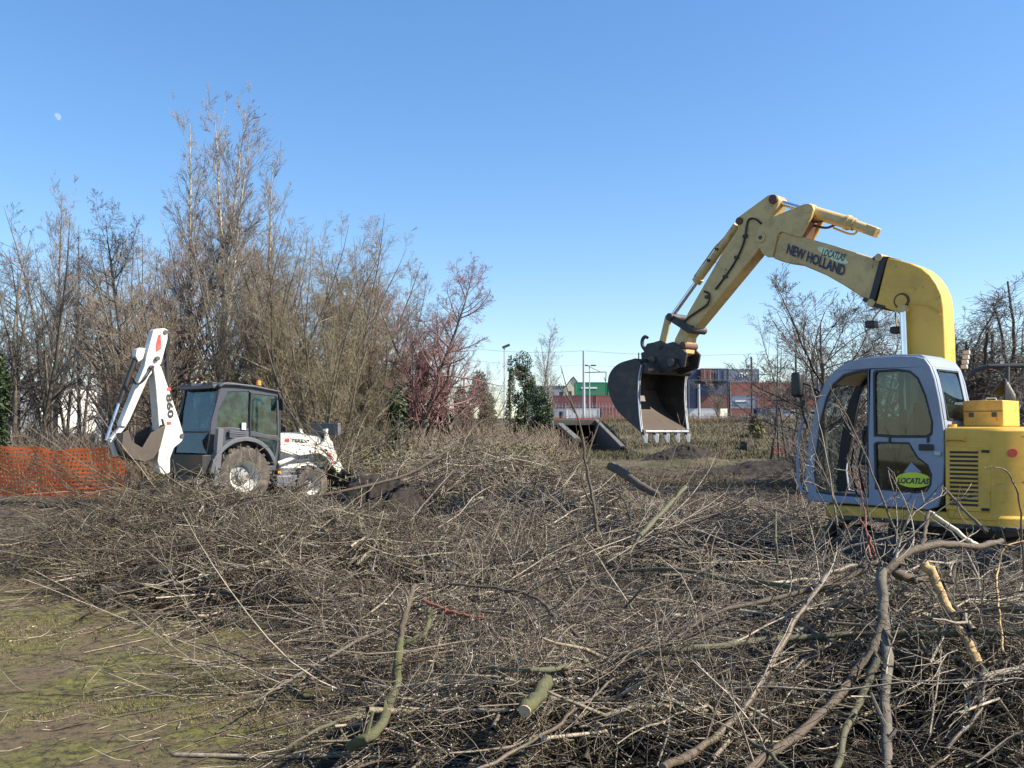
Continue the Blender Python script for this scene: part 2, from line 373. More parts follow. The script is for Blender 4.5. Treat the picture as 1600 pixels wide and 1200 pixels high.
def np_mesh(name, parts, mat, parent=None, smooth=True):
    vs = []; qs = []; n = 0
    for V, Q in parts: vs.append(V); qs.append(Q+n); n += len(V)
    V = np.concatenate(vs); Q = np.concatenate(qs); k = Q.shape[1]
    me = bpy.data.meshes.new(name); me.vertices.add(len(V)); me.vertices.foreach_set('co', V.reshape(-1).astype(np.float32))
    me.loops.add(Q.size); me.polygons.add(len(Q)); me.loops.foreach_set('vertex_index', Q.reshape(-1).astype(np.int32))
    me.polygons.foreach_set('loop_start', np.arange(len(Q), dtype=np.int32)*k); me.update(calc_edges=True)
    if smooth: me.polygons.foreach_set('use_smooth', np.ones(len(Q), bool))
    me.materials.append(mat); o = bpy.data.objects.new(name, me); C.objects.link(o); o.parent = parent; return o
BEND = .0
def grow(P0, D, L, Np, jit, up=0, side=None):
    """polylines from start points P0, directions D, lengths L"""
    B = len(P0); P = np.empty((B, Np, 3)); P[:, 0] = P0; d = D.copy(); st = (L/(Np-1))[:, None]; bend = rng.normal(0, BEND, (B, 3))*(8/Np)
    for i in range(1, Np):
        d = nrm(d+bend+rng.normal(0, jit, (B, 3))+np.array([0, 0, up])); P[:, i] = P[:, i-1]+d*st
    return P
def spawn(P, Rr, n, t0, t1, ang, lf, Np, jit, up, rf, lpar, angj=.15, taper=True, minr=.0):
    """n children on each polyline"""
    B, Np0, _ = P.shape
    idx = np.repeat(np.arange(B), n); t = rng.uniform(t0, t1, B*n)
    u = t*(Np0-1); i = np.minimum(u.astype(int), Np0-2); f = (u-i)[:, None]
    p = P[idx, i]*(1-f)+P[idx, i+1]*f; tan = nrm(P[idx, i+1]-P[idx, i])
    r = Rr[idx, i]*(1-f[:, 0])+Rr[idx, i+1]*f[:, 0]
    rnd = nrm(np.cross(tan, rng.normal(0, 1, (B*n, 3)))); a = rng.normal(ang, angj, B*n)[:, None]
    d = tan*np.cos(a)+rnd*np.sin(a)
    L = lpar[idx]*lf*rng.uniform(.6, 1.25, B*n)*((1.25-t*.8) if taper else 1)
    Q = grow(p, d, L, Np, jit, up)
    r0 = np.maximum(r*rf*rng.uniform(.8, 1.1, B*n), minr)
    RR = r0[:, None]*np.linspace(1, .35, Np)[None]; RR = np.maximum(RR, minr)
    return Q, RR, L
def rad(r0, r1, Np, pw=1): return r0+(r1-r0)*np.linspace(0, 1, Np)**pw
def make_tree(kind, H, seed):
    """returns trunk parts and crown parts for a tree of height H"""
    global rng
    rng = np.random.default_rng(seed)
    tw = .0034
    if kind == 'poplar':
        ns = 1; P0 = np.zeros((ns, 3)); D = nrm(np.array([[0, 0, 1.]])+rng.normal(0, .03, (ns, 3)))
        L = np.full(ns, H); P = grow(P0, D, L, 14, .02, .01); Rr = np.tile(rad(.011*H, .006, 14, .8), (ns, 1))
        a, ra, la = spawn(P, Rr, 40, .22, .97, .48, .235, 8, .06, .08, .38, L)
        b, rb, lb = spawn(a, ra, 8, .2, .98, .5, .38, 6, .07, .06, .5, la, minr=tw)
        c, rc, lc = spawn(b, rb, 7, .15, 1, .55, .5, 4, .08, .05, .6, lb, minr=tw)
        e, re_, le = spawn(P, Rr, 160, .5, 1, .6, .035, 4, .1, .05, .5, L, minr=tw)
        return [tubes(P, Rr, 8)], [tubes(a, ra, 5), tubes(b, rb, 4), tubes(c, rc, 3), tubes(e, re_, 3)]
    if kind == 'alder':
        P = grow(np.zeros((1, 3)), np.array([[.05, 0, 1.]]), np.array([H*.95]), 14, .05, .03); Rr = rad(.016*H, .01, 14)[None]; L = np.array([H*.95])
        a, ra, la = spawn(P, Rr, 44, .2, .99, .95, .30, 9, .10, .05, .5, L)
        b, rb, lb = spawn(a, ra, 11, .2, 1, .8, .42, 7, .13, .03, .55, la, minr=tw)
        c, rc, lc = spawn(b, rb, 7, .15, 1, .75, .42, 5, .14, .03, .6, lb, minr=tw)
        d, rd, ld = spawn(c, rc, 3, .2, 1, .8, .45, 3, .15, .0, .8, lc, minr=tw)
        return [tubes(P, Rr, 8), tubes(a[::3], ra[::3], 6)], [tubes(a, ra, 5), tubes(b, rb, 4), tubes(c, rc, 3), tubes(d, rd, 3)]
    if kind == 'shrub':
        ns = 15; th = rng.uniform(0, 2*np.pi, ns); sp = rng.uniform(.08, .62, ns)
        P0 = np.stack([np.cos(th)*.35, np.sin(th)*.35, 0*th], -1)*rng.uniform(.3, 1.3, (ns, 1))
        D = nrm(np.stack([np.cos(th)*sp, np.sin(th)*sp, 1+0*th], -1)); L = H*rng.uniform(.7, 1.02, ns)
        P = grow(P0, D, L, 12, .05, .03); Rr = np.tile(rad(.0085*H, .006, 12), (ns, 1))
        a, ra, la = spawn(P, Rr, 18, .2, .97, .7, .24, 8, .12, .04, .45, L)
        b, rb, lb = spawn(a, ra, 8, .15, 1, .75, .45, 6, .13, .03, .55, la, minr=tw)
        c, rc, lc = spawn(b, rb, 6, .15, 1, .8, .5, 4, .14, .02, .7, lb, minr=tw)
        return [tubes(P, Rr, 6)], [tubes(a, ra, 4), tubes(b, rb, 3), tubes(c, rc, 3)]
    if kind == 'slender':
        ns = 5; th = rng.uniform(0, 2*np.pi, ns); sp = rng.uniform(.03, .3, ns)
        D = nrm(np.stack([np.cos(th)*sp, np.sin(th)*sp, 1+0*th], -1)); L = H*rng.uniform(.6, 1.02, ns)
        P = grow(np.zeros((ns, 3))+rng.normal(0, .3, (ns, 3))*[1, 1, 0], D, L, 14, .04, .02); Rr = np.tile(rad(.009*H, .006, 14), (ns, 1))
        a, ra, la = spawn(P, Rr, 28, .15, .97, .85, .22, 7, .12, .04, .45, L)
        b, rb, lb = spawn(a, ra, 7, .2, 1, .65, .42, 6, .1, .05, .55, la, minr=tw)
        c, rc, lc = spawn(b, rb, 5, .15, 1, .65, .45, 4, .12, .03, .7, lb, minr=tw)
        return [tubes(P, Rr, 7)], [tubes(a, ra, 4), tubes(b, rb, 3), tubes(c, rc, 3)]
    if kind == 'spreading':
        tw = .0066
        P = grow(np.zeros((2, 3))+np.array([[0, 0, 0], [.15, .1, 0]]), nrm(np.array([[-.1, 0, 1.], [.22, .1, 1]])), np.array([H*.8, H*.6]), 12, .07, .03)
        Rr = np.stack([rad(.017*H, .012, 12), rad(.011*H, .01, 12)]); L = np.array([H*.8, H*.7])
        a, ra, la = spawn(P, Rr, 20, .36, 1, .95, .72, 11, .10, .05, .5, L)
        b, rb, lb = spawn(a, ra, 11, .15, 1, .65, .42, 8, .12, .05, .6, la, minr=tw)
        c, rc, lc = spawn(b, rb, 6, .15, 1, .65, .45, 6, .13, .04, .65, lb, minr=tw)
        d, rd, ld = spawn(c, rc, 3, .2, 1, .7, .5, 4, .13, .03, .8, lc, minr=tw*.8)
        return [tubes(P, Rr, 8), tubes(a[::2], ra[::2], 6)], [tubes(a, ra, 6), tubes(b, rb, 4), tubes(c, rc, 3), tubes(d, rd, 3)]
    if kind == 'weeping':
        tw = .0062
        P = grow(np.zeros((2, 3)), nrm(np.array([[-.1, 0, 1.], [.3, .1, 1]])), np.array([H*.5, H*.55]), 10, .06, .02)
        Rr = np.stack([rad(.030*H, .010*H, 10), rad(.020*H, .007*H, 10)]); L = np.array([H*.6, H*.6])
        a, ra, la = spawn(P, Rr, 15, .3, 1, .9, .85, 12, .15, .05, .5, L)
        b, rb, lb = spawn(a, ra, 18, .2, 1, .8, .34, 8, .16, .02, .35, la, minr=tw)
        c, rc, lc = spawn(b, rb, 12, .15, 1, .8, .65, 8, .12, -.10, .6, lb, minr=tw)
        return [tubes(P, Rr, 8), tubes(a, ra, 7)], [tubes(b, rb, 4), tubes(c, rc, 3)]
PROTO = {}
def tree(kind, x, y, H, label, crown, bark='bark', seed=0, rz=0, name='bare_tree', group=None, lean=(0, 0), squash=1):
    key = (kind, seed, crown, bark)
    e = empty(name, label, 'tree', (x, y, float(base_h(x, y))-.05), rz, group)
    if key not in PROTO:
        t, c = make_tree(kind, 10.0, seed*31+{'poplar': 1, 'alder': 2, 'shrub': 3, 'slender': 4, 'spreading': 5, 'weeping': 6}[kind])
        a = np_mesh('trunk', t, M[bark], e); b = np_mesh('crown', c, M[crown], e); zc = np.empty(len(b.data.vertices)*3, np.float32); b.data.vertices.foreach_get('co', zc); PROTO[key] = (a, b, float(np.percentile(zc[2::3], 99.7)))
    else:
        for o in PROTO[key][:2]:
            q = o.copy(); C.objects.link(q); q.parent = e
    k_ = H/PROTO[key][2]; e.scale = (k_*squash, k_*squash, k_); e.rotation_euler = (lean[0], lean[1], rz); return e
def ptree(kind, px, top, Y, label, crown, **k):
    p = at(px, 672, Y); H = at(px, top, Y).z-float(base_h(p.x, Y)); return tree(kind, p.x, Y, H, label, crown, **k)
# left-hand wood ------------------------------------------------------------
T = ptree
T('poplar', 330, 128, 33, 'tallest pale poplar stem, in the middle of the tall clump', 'crown_grey', bark='polebark', seed=1, rz=.3)
T('poplar', 300, 150, 33.5, 'tall pale poplar just left of the tallest one', 'crown_grey', bark='polebark', seed=2, rz=1.2, lean=(0, -.03))
T('poplar', 362, 122, 34.5, 'tall straight poplar right of the clump centre with upright twigs', 'crown_grey', bark='polebark', seed=1, rz=2.4, lean=(0, .02))
T('poplar', 322, 190, 32, 'poplar leaning left out of the tall clump', 'crown_grey', bark='polebark', seed=2, rz=4.0, lean=(0, -.17))
T('poplar', 412, 235, 34, 'slim poplar leaning right on the right edge of the tall clump', 'crown_grey', bark='polebark', seed=1, rz=5.0, lean=(0, .07))
T('poplar', 440, 250, 36, 'thin curved poplar rising above the brown thicket', 'crown_grey', bark='polebark', seed=2, rz=2.9, lean=(0, .08))
T('poplar', 88, 262, 37, 'slim grey poplar standing highest at the far left of the wood', 'crown_grey', bark='bark', seed=1, rz=1.9)
T('poplar', 128, 330, 36, 'thin poplar leaning left beside the slim grey one', 'crown_grey', bark='bark', seed=2, rz=.9, lean=(0, -.09))
T('alder', 190, 300, 36, 'dark round-crowned tree between the left poplars and the tall clump', 'crown_dark', seed=3, rz=.4)
T('alder', 243, 310, 33, 'brown bushy-headed tree directly left of the tall poplar clump', 'crown_brown', seed=4, rz=1.3)
T('alder', 285, 350, 37, 'brownish tree behind the tall poplar clump', 'crown_red', seed=4, rz=3.1)
T('slender', 35, 350, 30, 'multi-stemmed bare tree at the left edge of the picture', 'crown_dark', seed=5, rz=0)
T('slender', 105, 380, 31, 'multi-stemmed bare tree above the orange netting', 'crown_dark', seed=6, rz=1)
T('slender', 175, 400, 29, 'bare tree with several thin stems behind the digging arm', 'crown_brown', seed=5, rz=2.2)
T('slender', -40, 400, 30, 'bare tree cut by the left picture edge', 'crown_dark', seed=6, rz=3)
T('shrub', 395, 345, 30, 'dense brown willow thicket behind the backhoe loader cab', 'crown_brown', seed=7, rz=0, name='willow_shrub')
T('shrub', 455, 350, 29, 'dense olive-brown willow thicket right of the loader cab', 'crown_olive', seed=8, rz=1.1, name='willow_shrub')
T('shrub', 520, 352, 31, 'broad brown willow thicket in the middle of the wood edge', 'crown_brown', seed=7, rz=2.0, name='willow_shrub')
T('shrub', 572, 360, 32, 'brown willow thicket just left of the reddish tree', 'crown_tan', seed=8, rz=2.7, name='willow_shrub')
T('shrub', 505, 410, 27, 'lower olive willow clump behind the loader bonnet', 'crown_olive', seed=8, rz=4.0, name='willow_shrub')
T('shrub', 290, 400, 29, 'low brown willow clump at the foot of the tall poplars', 'crown_brown', seed=7, rz=5.0, name='willow_shrub')
T('alder', 648, 398, 30, 'tree with reddish-purple twigs at the right end of the wood', 'crown_red', seed=9, rz=.6, name='alder_tree')
T('alder', 690, 432, 31, 'smaller reddish tree at the right tip of the wood', 'crown_red', seed=9, rz=3.6, name='alder_tree', lean=(0, .08))
T('alder', 610, 395, 35, 'brown-headed tree behind the reddish tree', 'crown_brown', seed=4, rz=4.6)
T('alder', 712, 470, 32, 'lowest and rightmost of the reddish trees at the tip of the wood', 'crown_red', seed=9, rz=2.2, name='alder_tree')
T('shrub', 720, 560, 36, 'low bare bush beyond the right tip of the wood', 'crown_brown', seed=7, rz=.2, name='willow_shrub')
T('poplar', 845, 497, 80, 'lone distant slim poplar above the ivy-covered trunk', 'crown_grey', seed=1, rz=.2, squash=1.3)
T('poplar', 868, 525, 82, 'shorter distant poplar close against the lone slim one', 'crown_grey', seed=2, rz=1.9, squash=1.2)
for i, (px, top, Y) in enumerate([(-20, 380, 44), (60, 330, 50), (215, 360, 45), (420, 370, 48), (545, 405, 46), (600, 430, 50), (650, 470, 45)]):
    T(['alder', 'slender', 'shrub'][i % 3], px, top, Y, 'greyish bare tree of the back row filling gaps in the left wood', ['crown_dark', 'crown_dark', 'crown_brown'][i % 3],
      seed=[3, 5, 7][i % 3], rz=i*1.7, group='back row of the left wood')
# right-hand trees
T('spreading', 1295, 425, 24, 'wide bare tree with crooked branches behind the yellow boom', 'crown_dark', seed=11, rz=.5, squash=1.35)
T('spreading', 1375, 455, 27, 'bare tree behind the upright part of the yellow boom', 'crown_dark', seed=12, rz=2.2)
T('slender', 1222, 480, 40, 'thin bare tree left of the excavator mirror', 'crown_dark', seed=6, rz=2)
T('weeping', 1560, 452, 27, 'gnarled willow with drooping twigs at the right picture edge', 'crown_dark', seed=13, rz=.4, name='willow_tree', squash=1.35)
T('weeping', 1625, 480, 33, 'second drooping willow, half outside the right picture edge', 'crown_brown', seed=13, rz=2.6, name='willow_tree')
T('slender', 1120, 585, 95, 'small bare tree in front of the blue containers', 'crown_brown', seed=5, rz=1)
T('slender', 1055+10, 600, 92, 'small bare sapling beside the excavator bucket and the container yard', 'crown_brown', seed=6, rz=1)

# ivy and bushes --------------------------------------------------------------
def leafcloud(n, cen, sig, size, seed):
    """n small quads scattered in lumpy ellipsoids"""
    g = np.random.default_rng(seed); cen = np.array(cen, float); sig = np.array(sig, float)
    k = g.integers(0, len(cen), n); u = nrm(g.normal(0, 1, (n, 3)))*(g.uniform(.55, 1.05, (n, 1)))
    p = cen[k]+u*sig[k]; a = nrm(g.normal(0, 1, (n, 3))); b = nrm(np.cross(a, g.normal(0, 1, (n, 3)))); s = size*g.uniform(.5, 1.3, (n, 1))
    V = np.stack([p-a*s, p+b*s*.7, p+a*s, p-b*s*.7], 1).reshape(-1, 3); Q = np.arange(n*4).reshape(-1, 4); return V, Q
def lumps(h, r, n, seed, taper=.5):
    g = random.Random(seed); c = []; s = []
    for i in range(n):
        z = h*(i+.5)/n; rr = r*(1-taper*z/h)*g.uniform(.6, 1.2); c.append((g.uniform(-.5, .5)*r, g.uniform(-.5, .5)*r, z)); s.append((rr, rr, h/n*g.uniform(.8, 1.4)))
    return c, s
def ivy(name, px, top, Y, wpx, label, seed, n=5000, size=.05, taper=.4, cat='ivy bush', mat='ivy', rz=0):
    p = at(px, 672, Y); z0 = float(base_h(p.x, Y)); h = at(px, top, Y).z-z0; r = wpx/F*Y/2
    e = empty(name, label, cat, (p.x, Y, z0)); c, s = lumps(h, r, max(4, int(h/.5)), seed, taper)
    np_mesh('crown', [leafcloud(int(n*1.8), c, s, size, seed)], M[mat], e, smooth=False)
    MB().tube([(0, 0, -.1), (.05, 0, h*.3), (-.05, .05, h*.65), (0, 0, h*.97)], [.1, .08, .06, .02], 7).build('trunk', M['bark'], e)
ivy('ivy_covered_trunk', 822, 560, 50, 34, 'tall narrow trunk wrapped in dark ivy left of the culvert', 21, 6000, taper=.1)
ivy('ivy_covered_trunk', 797, 566, 52, 16, 'thin leaning ivied stem left of the tall ivied trunk', 22, 1800, taper=.1)
ivy('ivy_bush', 845, 612, 46, 44, 'rounded ivy bush against the foot of the tall ivied trunk', 23, 5000)
ivy('ivy_bush', 752, 592, 44, 42, 'dark rounded evergreen bush between the wood and the ivied trunks', 24, 5000)
ivy('ivy_bush', 720, 618, 40, 40, 'low dark evergreen bush left of the rounded one', 25, 4000)
ivy('ivy_bush', 655, 570, 32, 40, 'ivy mass climbing round the foot of the reddish tree', 26, 5000, .06)
ivy('ivy_bush', 690, 600, 33, 50, 'dark ivy bush under the rightmost reddish tree', 31, 5000, .06)
ivy('ivy_bush', 612, 625, 28, 46, 'low ivy bush at the wood edge beyond the loader front', 27, 3500, .06)
ivy('ivy_bush', -6, 560, 27, 44, 'dark evergreen bush at the left picture edge', 28, 4000, .07)
ivy('ivy_covered_trunk', 265, 600, 31, 26, 'ivied trunk behind the digging arm', 29, 1800, .06, taper=.1)
ivy('yellowish_bush', 1195-10, 655, 70, 30, 'small yellow-green shrub on the bank beyond the bucket teeth', 30, 900, .12, mat='grass', cat='shrub')

# undergrowth thicket at the foot of the wood
def thicket(name, boxes, n, h, mat, seed, minr=.005, lbl=None, droop=.0):
    global rng
    rng = np.random.default_rng(seed); parts = []
    for (px0, px1, Y0, Y1, w_) in boxes:
        k = int(n*w_); Y = rng.uniform(Y0, Y1, k); px = rng.uniform(px0, px1, k); x = (px-800)/F*Y; z = base_h(x, Y)
        P0 = np.stack([x, Y, z], -1); D = nrm(rng.normal(0, .35, (k, 3))+[0, 0, 1]); L = h*rng.uniform(.4, 1.2, k)
        P = grow(P0, D, L, 7, .12, droop); Rr = np.tile(rad(.010, minr, 7), (k, 1))*rng.uniform(.6, 1.2, (k, 1)); Rr = np.maximum(Rr, minr)
        parts.append(tubes(P, Rr, 3)); a, ra, la = spawn(P, Rr, 5, .2, 1, .7, .4, 4, .15, .02, .6, L, minr=minr); parts.append(tubes(a, ra, 3))
    o = np_mesh(name, parts, M[mat]); tag(o, lbl, 'undergrowth', kind='stuff'); return o
thicket('undergrowth', [(-60, 560, 26, 31, .6), (480, 880, 26, 40, .6)], 5200, 1.7, 'crown_brown', 51, .006, 'tangled bare undergrowth at the foot of the left wood')
thicket('bramble_undergrowth', [(520, 880, 23, 32, .7), (0, 300, 25, 29, .3)], 4200, 1.0, 'crown_tan', 52, .006, 'pale straw-coloured brambles and stems in front of the wood', -.06)
thicket('bare_scrub', [(1240, 1640, 22, 60, 1)], 3000, 1.9, 'crown_dark', 53, .006, 'dark bare scrub behind the excavator')
thicket('trackside_weeds', [(860, 1560, 88, 100, .5), (980, 1260, 60, 84, .1)], 2600, .8, 'crown_tan', 54, .012, 'dry weeds along the railway and down the bank')
rng = np.random.default_rng(60)
cc = np.stack([(rng.uniform(470, 870, 900)-800)/F*26, rng.uniform(21, 34, 900), rng.uniform(.2, 1.2, 900)], -1); cc[:, 0] = (rng.uniform(470, 870, 900)-800)/F*cc[:, 1]
o = np_mesh('bramble_leaves', [leafcloud(16000, cc, np.full((900, 3), .28), .035, 61)], M['dryleaf'], smooth=False); tag(o, 'scattered dull green and tan bramble leaves in front of the wood', 'brambles', kind='stuff')
rng = np.random.default_rng(99)

# ---------------------------------------------------------------- lettering
def text_on(fr, v, s, bl, br, tl, mat, parent, off=.004, side=1, name='lettering', depth=.004):
    cu = bpy.data.curves.new('t', 'FONT'); cu.body = s; cu.offset = off; cu.resolution_u = 3
    to = bpy.data.objects.new('t', cu); C.objects.link(to); dg = bpy.context.evaluated_depsgraph_get()
    me = bpy.data.meshes.new_from_object(to.evaluated_get(dg)); bpy.data.objects.remove(to)
    co = np.array([q.co[:] for q in me.vertices]); mn = co.min(0); mx = co.max(0)
    P0 = np.array(fr.P(*bl, v)) if fr else np.array(bl); P1 = np.array(fr.P(*br, v)) if fr else np.array(br); P2 = np.array(fr.P(*tl, v)) if fr else np.array(tl)
    q = P0+((co[:, :1]-mn[0])/(mx[0]-mn[0]))*(P1-P0)+((co[:, 1:2]-mn[1])/(mx[1]-mn[1]))*(P2-P0)
    me.vertices.foreach_set('co', q.reshape(-1).astype(np.float32)); me.update()
    return link(name, me, mat, parent, 0, 0)
def ellipse(c, rx, rz, n=28): return [(c[0]+rx*math.cos(2*math.pi*i/n), c[1]+rz*math.sin(2*math.pi*i/n)) for i in range(n)]

# ---------------------------------------------------------------- railway, yard and far buildings
MB().box((0, 96, 2.62), (260, 6, .3)).build('railway_track_bed', M['ballast']); tag(bpy.data.objects['railway_track_bed'], kind='structure')
for k, y in enumerate((94.6, 96.1)):
    tag(MB().box((0, y, 2.86), (260, .08, .16)).build('rail', M['rust']), ['steel rail on the near side of the track bed', 'steel rail on the far side of the track bed'][k], 'rail', 'rails on the embankment')
e = empty('culvert', 'low concrete underpass with dark opening and sloping wing wall left of the bucket', 'culvert', (8.0, 85, 0))
MB().plate([(0, 2.6), (-20, .45), (-20, -.5), (8, -.5), (8, 2.6)], -.14, .14, ax='x').build('wing_wall', M['darkwall'], e, .02)
MB().plate([(0.1, 2.72), (-20.1, .57), (-20.1, .45), (0.1, 2.60)], -.16, .16, ax='x').build('coping', M['concrete'], e, .01)
MB().box((-3.1, 4.2, 2.42), (7.2, 8, .5)).build('deck', M['concrete'], e, .02); MB().box((-6.5, 3.5, 1.2), (.4, 9, 2.6)).build('abutment', M['concrete'], e)
MB().box((-3.1, 7.3, 1.3), (6.5, .2, 2.6)).build('opening_shade_sheet', M['soil'], e)  # dark sheet closing the opening, coloured to stand in for its inner shade
a, b = at(875, 664, 84), at(902, 688, 72); tag(MB().bar(a, b, .5, .35).build('concrete_slab', M['concrete'], None, .02), 'tilted grey concrete slab left of the culvert wing wall', 'slab')
a, b = at(1196, 654, 84), at(1224, 666, 78); tag(MB().bar(a, b, .4, .25).build('wooden_beam', M['concrete'], None, .02), 'grey beam lying down the bank under the mirror', 'beam')
# warning tape along the top of the bank
pts = []
for i in range(60):
    px = 862+i*5.4; q = at(px, 672, 88); pts.append((q.x, 88, 2.75+.05*math.sin(i*.9)))
tag(MB().tube(pts, .06, 4).build('warning_tape', M['redlet']), 'red warning tape strung along the top of the bank', 'tape')
def mast(px, top, Y, r, label, mat='galv', arm=None, name='catenary_mast', cat='mast', base=None, group=None):
    p = at(px, top, Y); z0 = float(base_h(p.x, Y)) if base is None else base
    e = empty(name, label, cat, (p.x, Y, z0), 0, group); h = p.z-z0
    MB().cyl((0, 0, 0), (0, 0, h), r, r*.75, 8).build('pole', M[mat], e)
    if arm:
        b = MB(); x1 = (arm[0]-px)/F*Y; z1 = at(px, arm[1], Y).z-z0
        b.cyl((0, 0, z1), (x1, 0, z1+.05), .05, .05, 6); b.cyl((0, 0, z1+.9), (x1*.75, 0, z1+.05), .03, .03, 6)
        b.cyl((x1, 0, z1), (x1*.98, 0, z1-1.0), .05, .05, 6); b.cyl((x1*.9, 0, z1-.5), (x1*.98, 0, z1-1.0), .04, .04, 6)
        b.build('bracket_arm', M['darkmetal'], e)
    return e
mast(912, 548, 95, .16, 'tall pale railway mast with bracket arm left of the bucket', arm=(947, 582))
mast(998, 551, 100, .10, 'railway mast whose tip shows above the bucket', 'darkmetal')
mast(1174, 558, 95, .14, 'dark railway mast in front of the container with the pale emblem', 'darkmetal', arm=(1203, 586))
mast(1243, 530, 93, .14, 'dark railway mast behind the excavator mirror', 'darkmetal', arm=(1262, 560))
mast(1092, 600, 93, .14, 'short pale post in front of the white wall', name='fence_post', cat='post')
mast(562, 535, 60, .12, 'pale pole standing behind the brown willow thickets', name='steel_pole', cat='pole')
mast(632, 520, 62, .09, 'thin pale pole just left of the reddish tree', name='steel_pole', cat='pole', arm=(640, 560))
mast(726, 588, 70, .16, 'short white post beyond the wood end', 'wallwhite', name='fence_post', cat='post')
e = mast(788, 541, 78, .06, 'slim lamp post with floodlight above the bushes', name='lamp_post', cat='lamp post')
MB().box((.15, 0, e_h := at(788, 541, 78).z-float(base_h(at(788, 541, 78).x, 78))), (.7, .3, .2), M=Matrix.Rotation(-.4, 3, 'Y')).build('floodlight', M['darkmetal'], e)
e = mast(921, 571, 105, .07, 'double-headed lamp post beside the green container', name='lamp_post', cat='lamp post')
hh = at(921, 571, 105).z-float(base_h(at(921, 571, 105).x, 105))
for s_ in (-1, 1): MB().box((s_*.45, 0, hh), (.6, .25, .15)).build('lamp_head', M['darkmetal'], e)
def wire(pts, r, label):
    out = []
    for i in range(len(pts)-1):
        a, b = pts[i], pts[i+1]
        for k in range(10):
            t = k/10; p = a.lerp(b, t); p.z -= .5*4*t*(1-t)*.6; out.append(p)
    out.append(pts[-1]); tag(MB().tube(out, r, 4).build('overhead_wire', M['darkmetal']), label, 'wire', 'overhead railway wires')
wire([at(300, 541, 96), at(735, 544, 95), at(912, 548, 95), at(1174, 553, 95), at(1600, 560, 96)], .016, 'upper overhead wire crossing the sky behind the bucket')
wire([at(300, 560, 96), at(735, 562, 95), at(912, 570, 95), at(1174, 572, 95), at(1600, 580, 96)], .012, 'lower overhead wire crossing the sky behind the bucket')
# pipe-railed yard fence
e = empty('pipe_fence', 'tall pale pipe fence with a top rail in front of the blue containers', 'fence', (at(1108, 672, 92).x, 92, 2.55))
b = MB(); x0 = at(1075, 594, 92); x1 = at(1141, 594, 92); o0 = e.location
b.cyl((x0.x-o0.x, 0, x0.z-2.55), (x1.x-o0.x, 0, x1.z-2.55), .035, n=6).build('top_rail', M['grey'], e)
for px in (1076, 1140.6): q = at(px, 594, 92); MB().cyl((q.x-o0.x, 0, -.1), (q.x-o0.x, 0, q.z-2.55), .05, n=8).build('post', M['grey'], e)
def palisade(px0, px1, Y, h, label):
    a, c = at(px0, 672, Y), at(px1, 672, Y); e = empty('palisade_fence', label, 'fence', (a.x, Y, 2.5)); b = MB(); L = c.x-a.x; n = int(L/.42)
    for i in range(n+1): b.box((L*i/n, 0, h/2), (.05, .04, h))
    b.build('pickets', M['wallgrey'], e); b = MB()
    for z in (.4, h-.4): b.box((L/2, .05, z), (L, .05, .1))
    b.build('rails', M['wallgrey'], e)
palisade(868, 1000, 112, 2.6, 'grey palisade fence left of the bucket in front of the containers')
palisade(1075, 1300, 115, 1.3, 'grey palisade fence right of the bucket in front of the white wall')
# containers
CC = {'navy': (.05, .075, .15), 'orange': (.29, .10, .075), 'rust': (.19, .075, .065), 'green': (.02, .22, .11), 'grey': (.20, .25, .33), 'white': (.62, .62, .62), 'maroon': (.17, .06, .07)}
for k, v in CC.items(): M['c_'+k] = paint(k+'_container_paint', v, dirt=(.2, .13, .1), amt=.35, rough=.55, scale=.5, bump=0)
CB, CY, CH = 3.3, 171.0, 2.5
def container(px0, px1, row, col, label, Y=CY, mark=None, fr=0):
    a = at(px0, 672, Y); c = at(px1, 672, Y); L = c.x-a.x-.06; e = empty('shipping_container', label, 'container', ((a.x+c.x)/2, Y, CB+row*CH), 0, 'stacked shipping containers')
    W_ = 2.44 if L > 3 else 6.0; n = max(4, int(L/.28)); pr = []
    for i in range(n+1):
        x = -L/2+.1+(L-.2)*i/n; pr.append((x, -W_/2+(0.06 if i % 2 else 0)+.03))
    pr = [(-L/2+.05, W_/2-.05)]+pr+[(L/2-.05, W_/2-.05)]
    MB().plate(pr, .12, CH-.12, ax='z').build('corrugated_panel', M['c_'+col], e)
    b = MB()
    for x in (-L/2+.06, L/2-.06):
        for y in (-W_/2+.06, W_/2-.06): b.box((x, y, CH/2), (.12, .12, CH-.02))
    for z in (.07, CH-.08):
        for y in (-W_/2+.07, W_/2-.07): b.box((0, y, z), (L-.24, .10, .12))
        for x in (-L/2+.07, L/2-.07): b.box((x, 0, z), (.10, W_-.26, .12))
    b.box((0, 0, CH-.05), (L-.2, W_-.2, .03)); b.build('corner_frame', M['c_'+col], e)
    if mark == 'bar':
        MB().box((-L*.06, -W_/2-.02, CH*.56), (L*.5, .03, .32)).build('marking', M['whitelet'], e)
    if mark == 'curl':
        b = MB()
        for k in (-1, 0, 1): b.tube([(k*.5+.5*math.cos(t)*.6, -W_/2-.03, CH*.5+.45*math.sin(t)) for t in [j*.5 for j in range(9)]], .08, 5)
        b.build('marking', M['whitelet'], e)
    if L < 3:
        for x in (-L*.22, L*.22): MB().cyl((x, -W_/2-.05, .2), (x, -W_/2-.05, CH-.2), .035, n=6).build('door_bar', M['galv'], e)
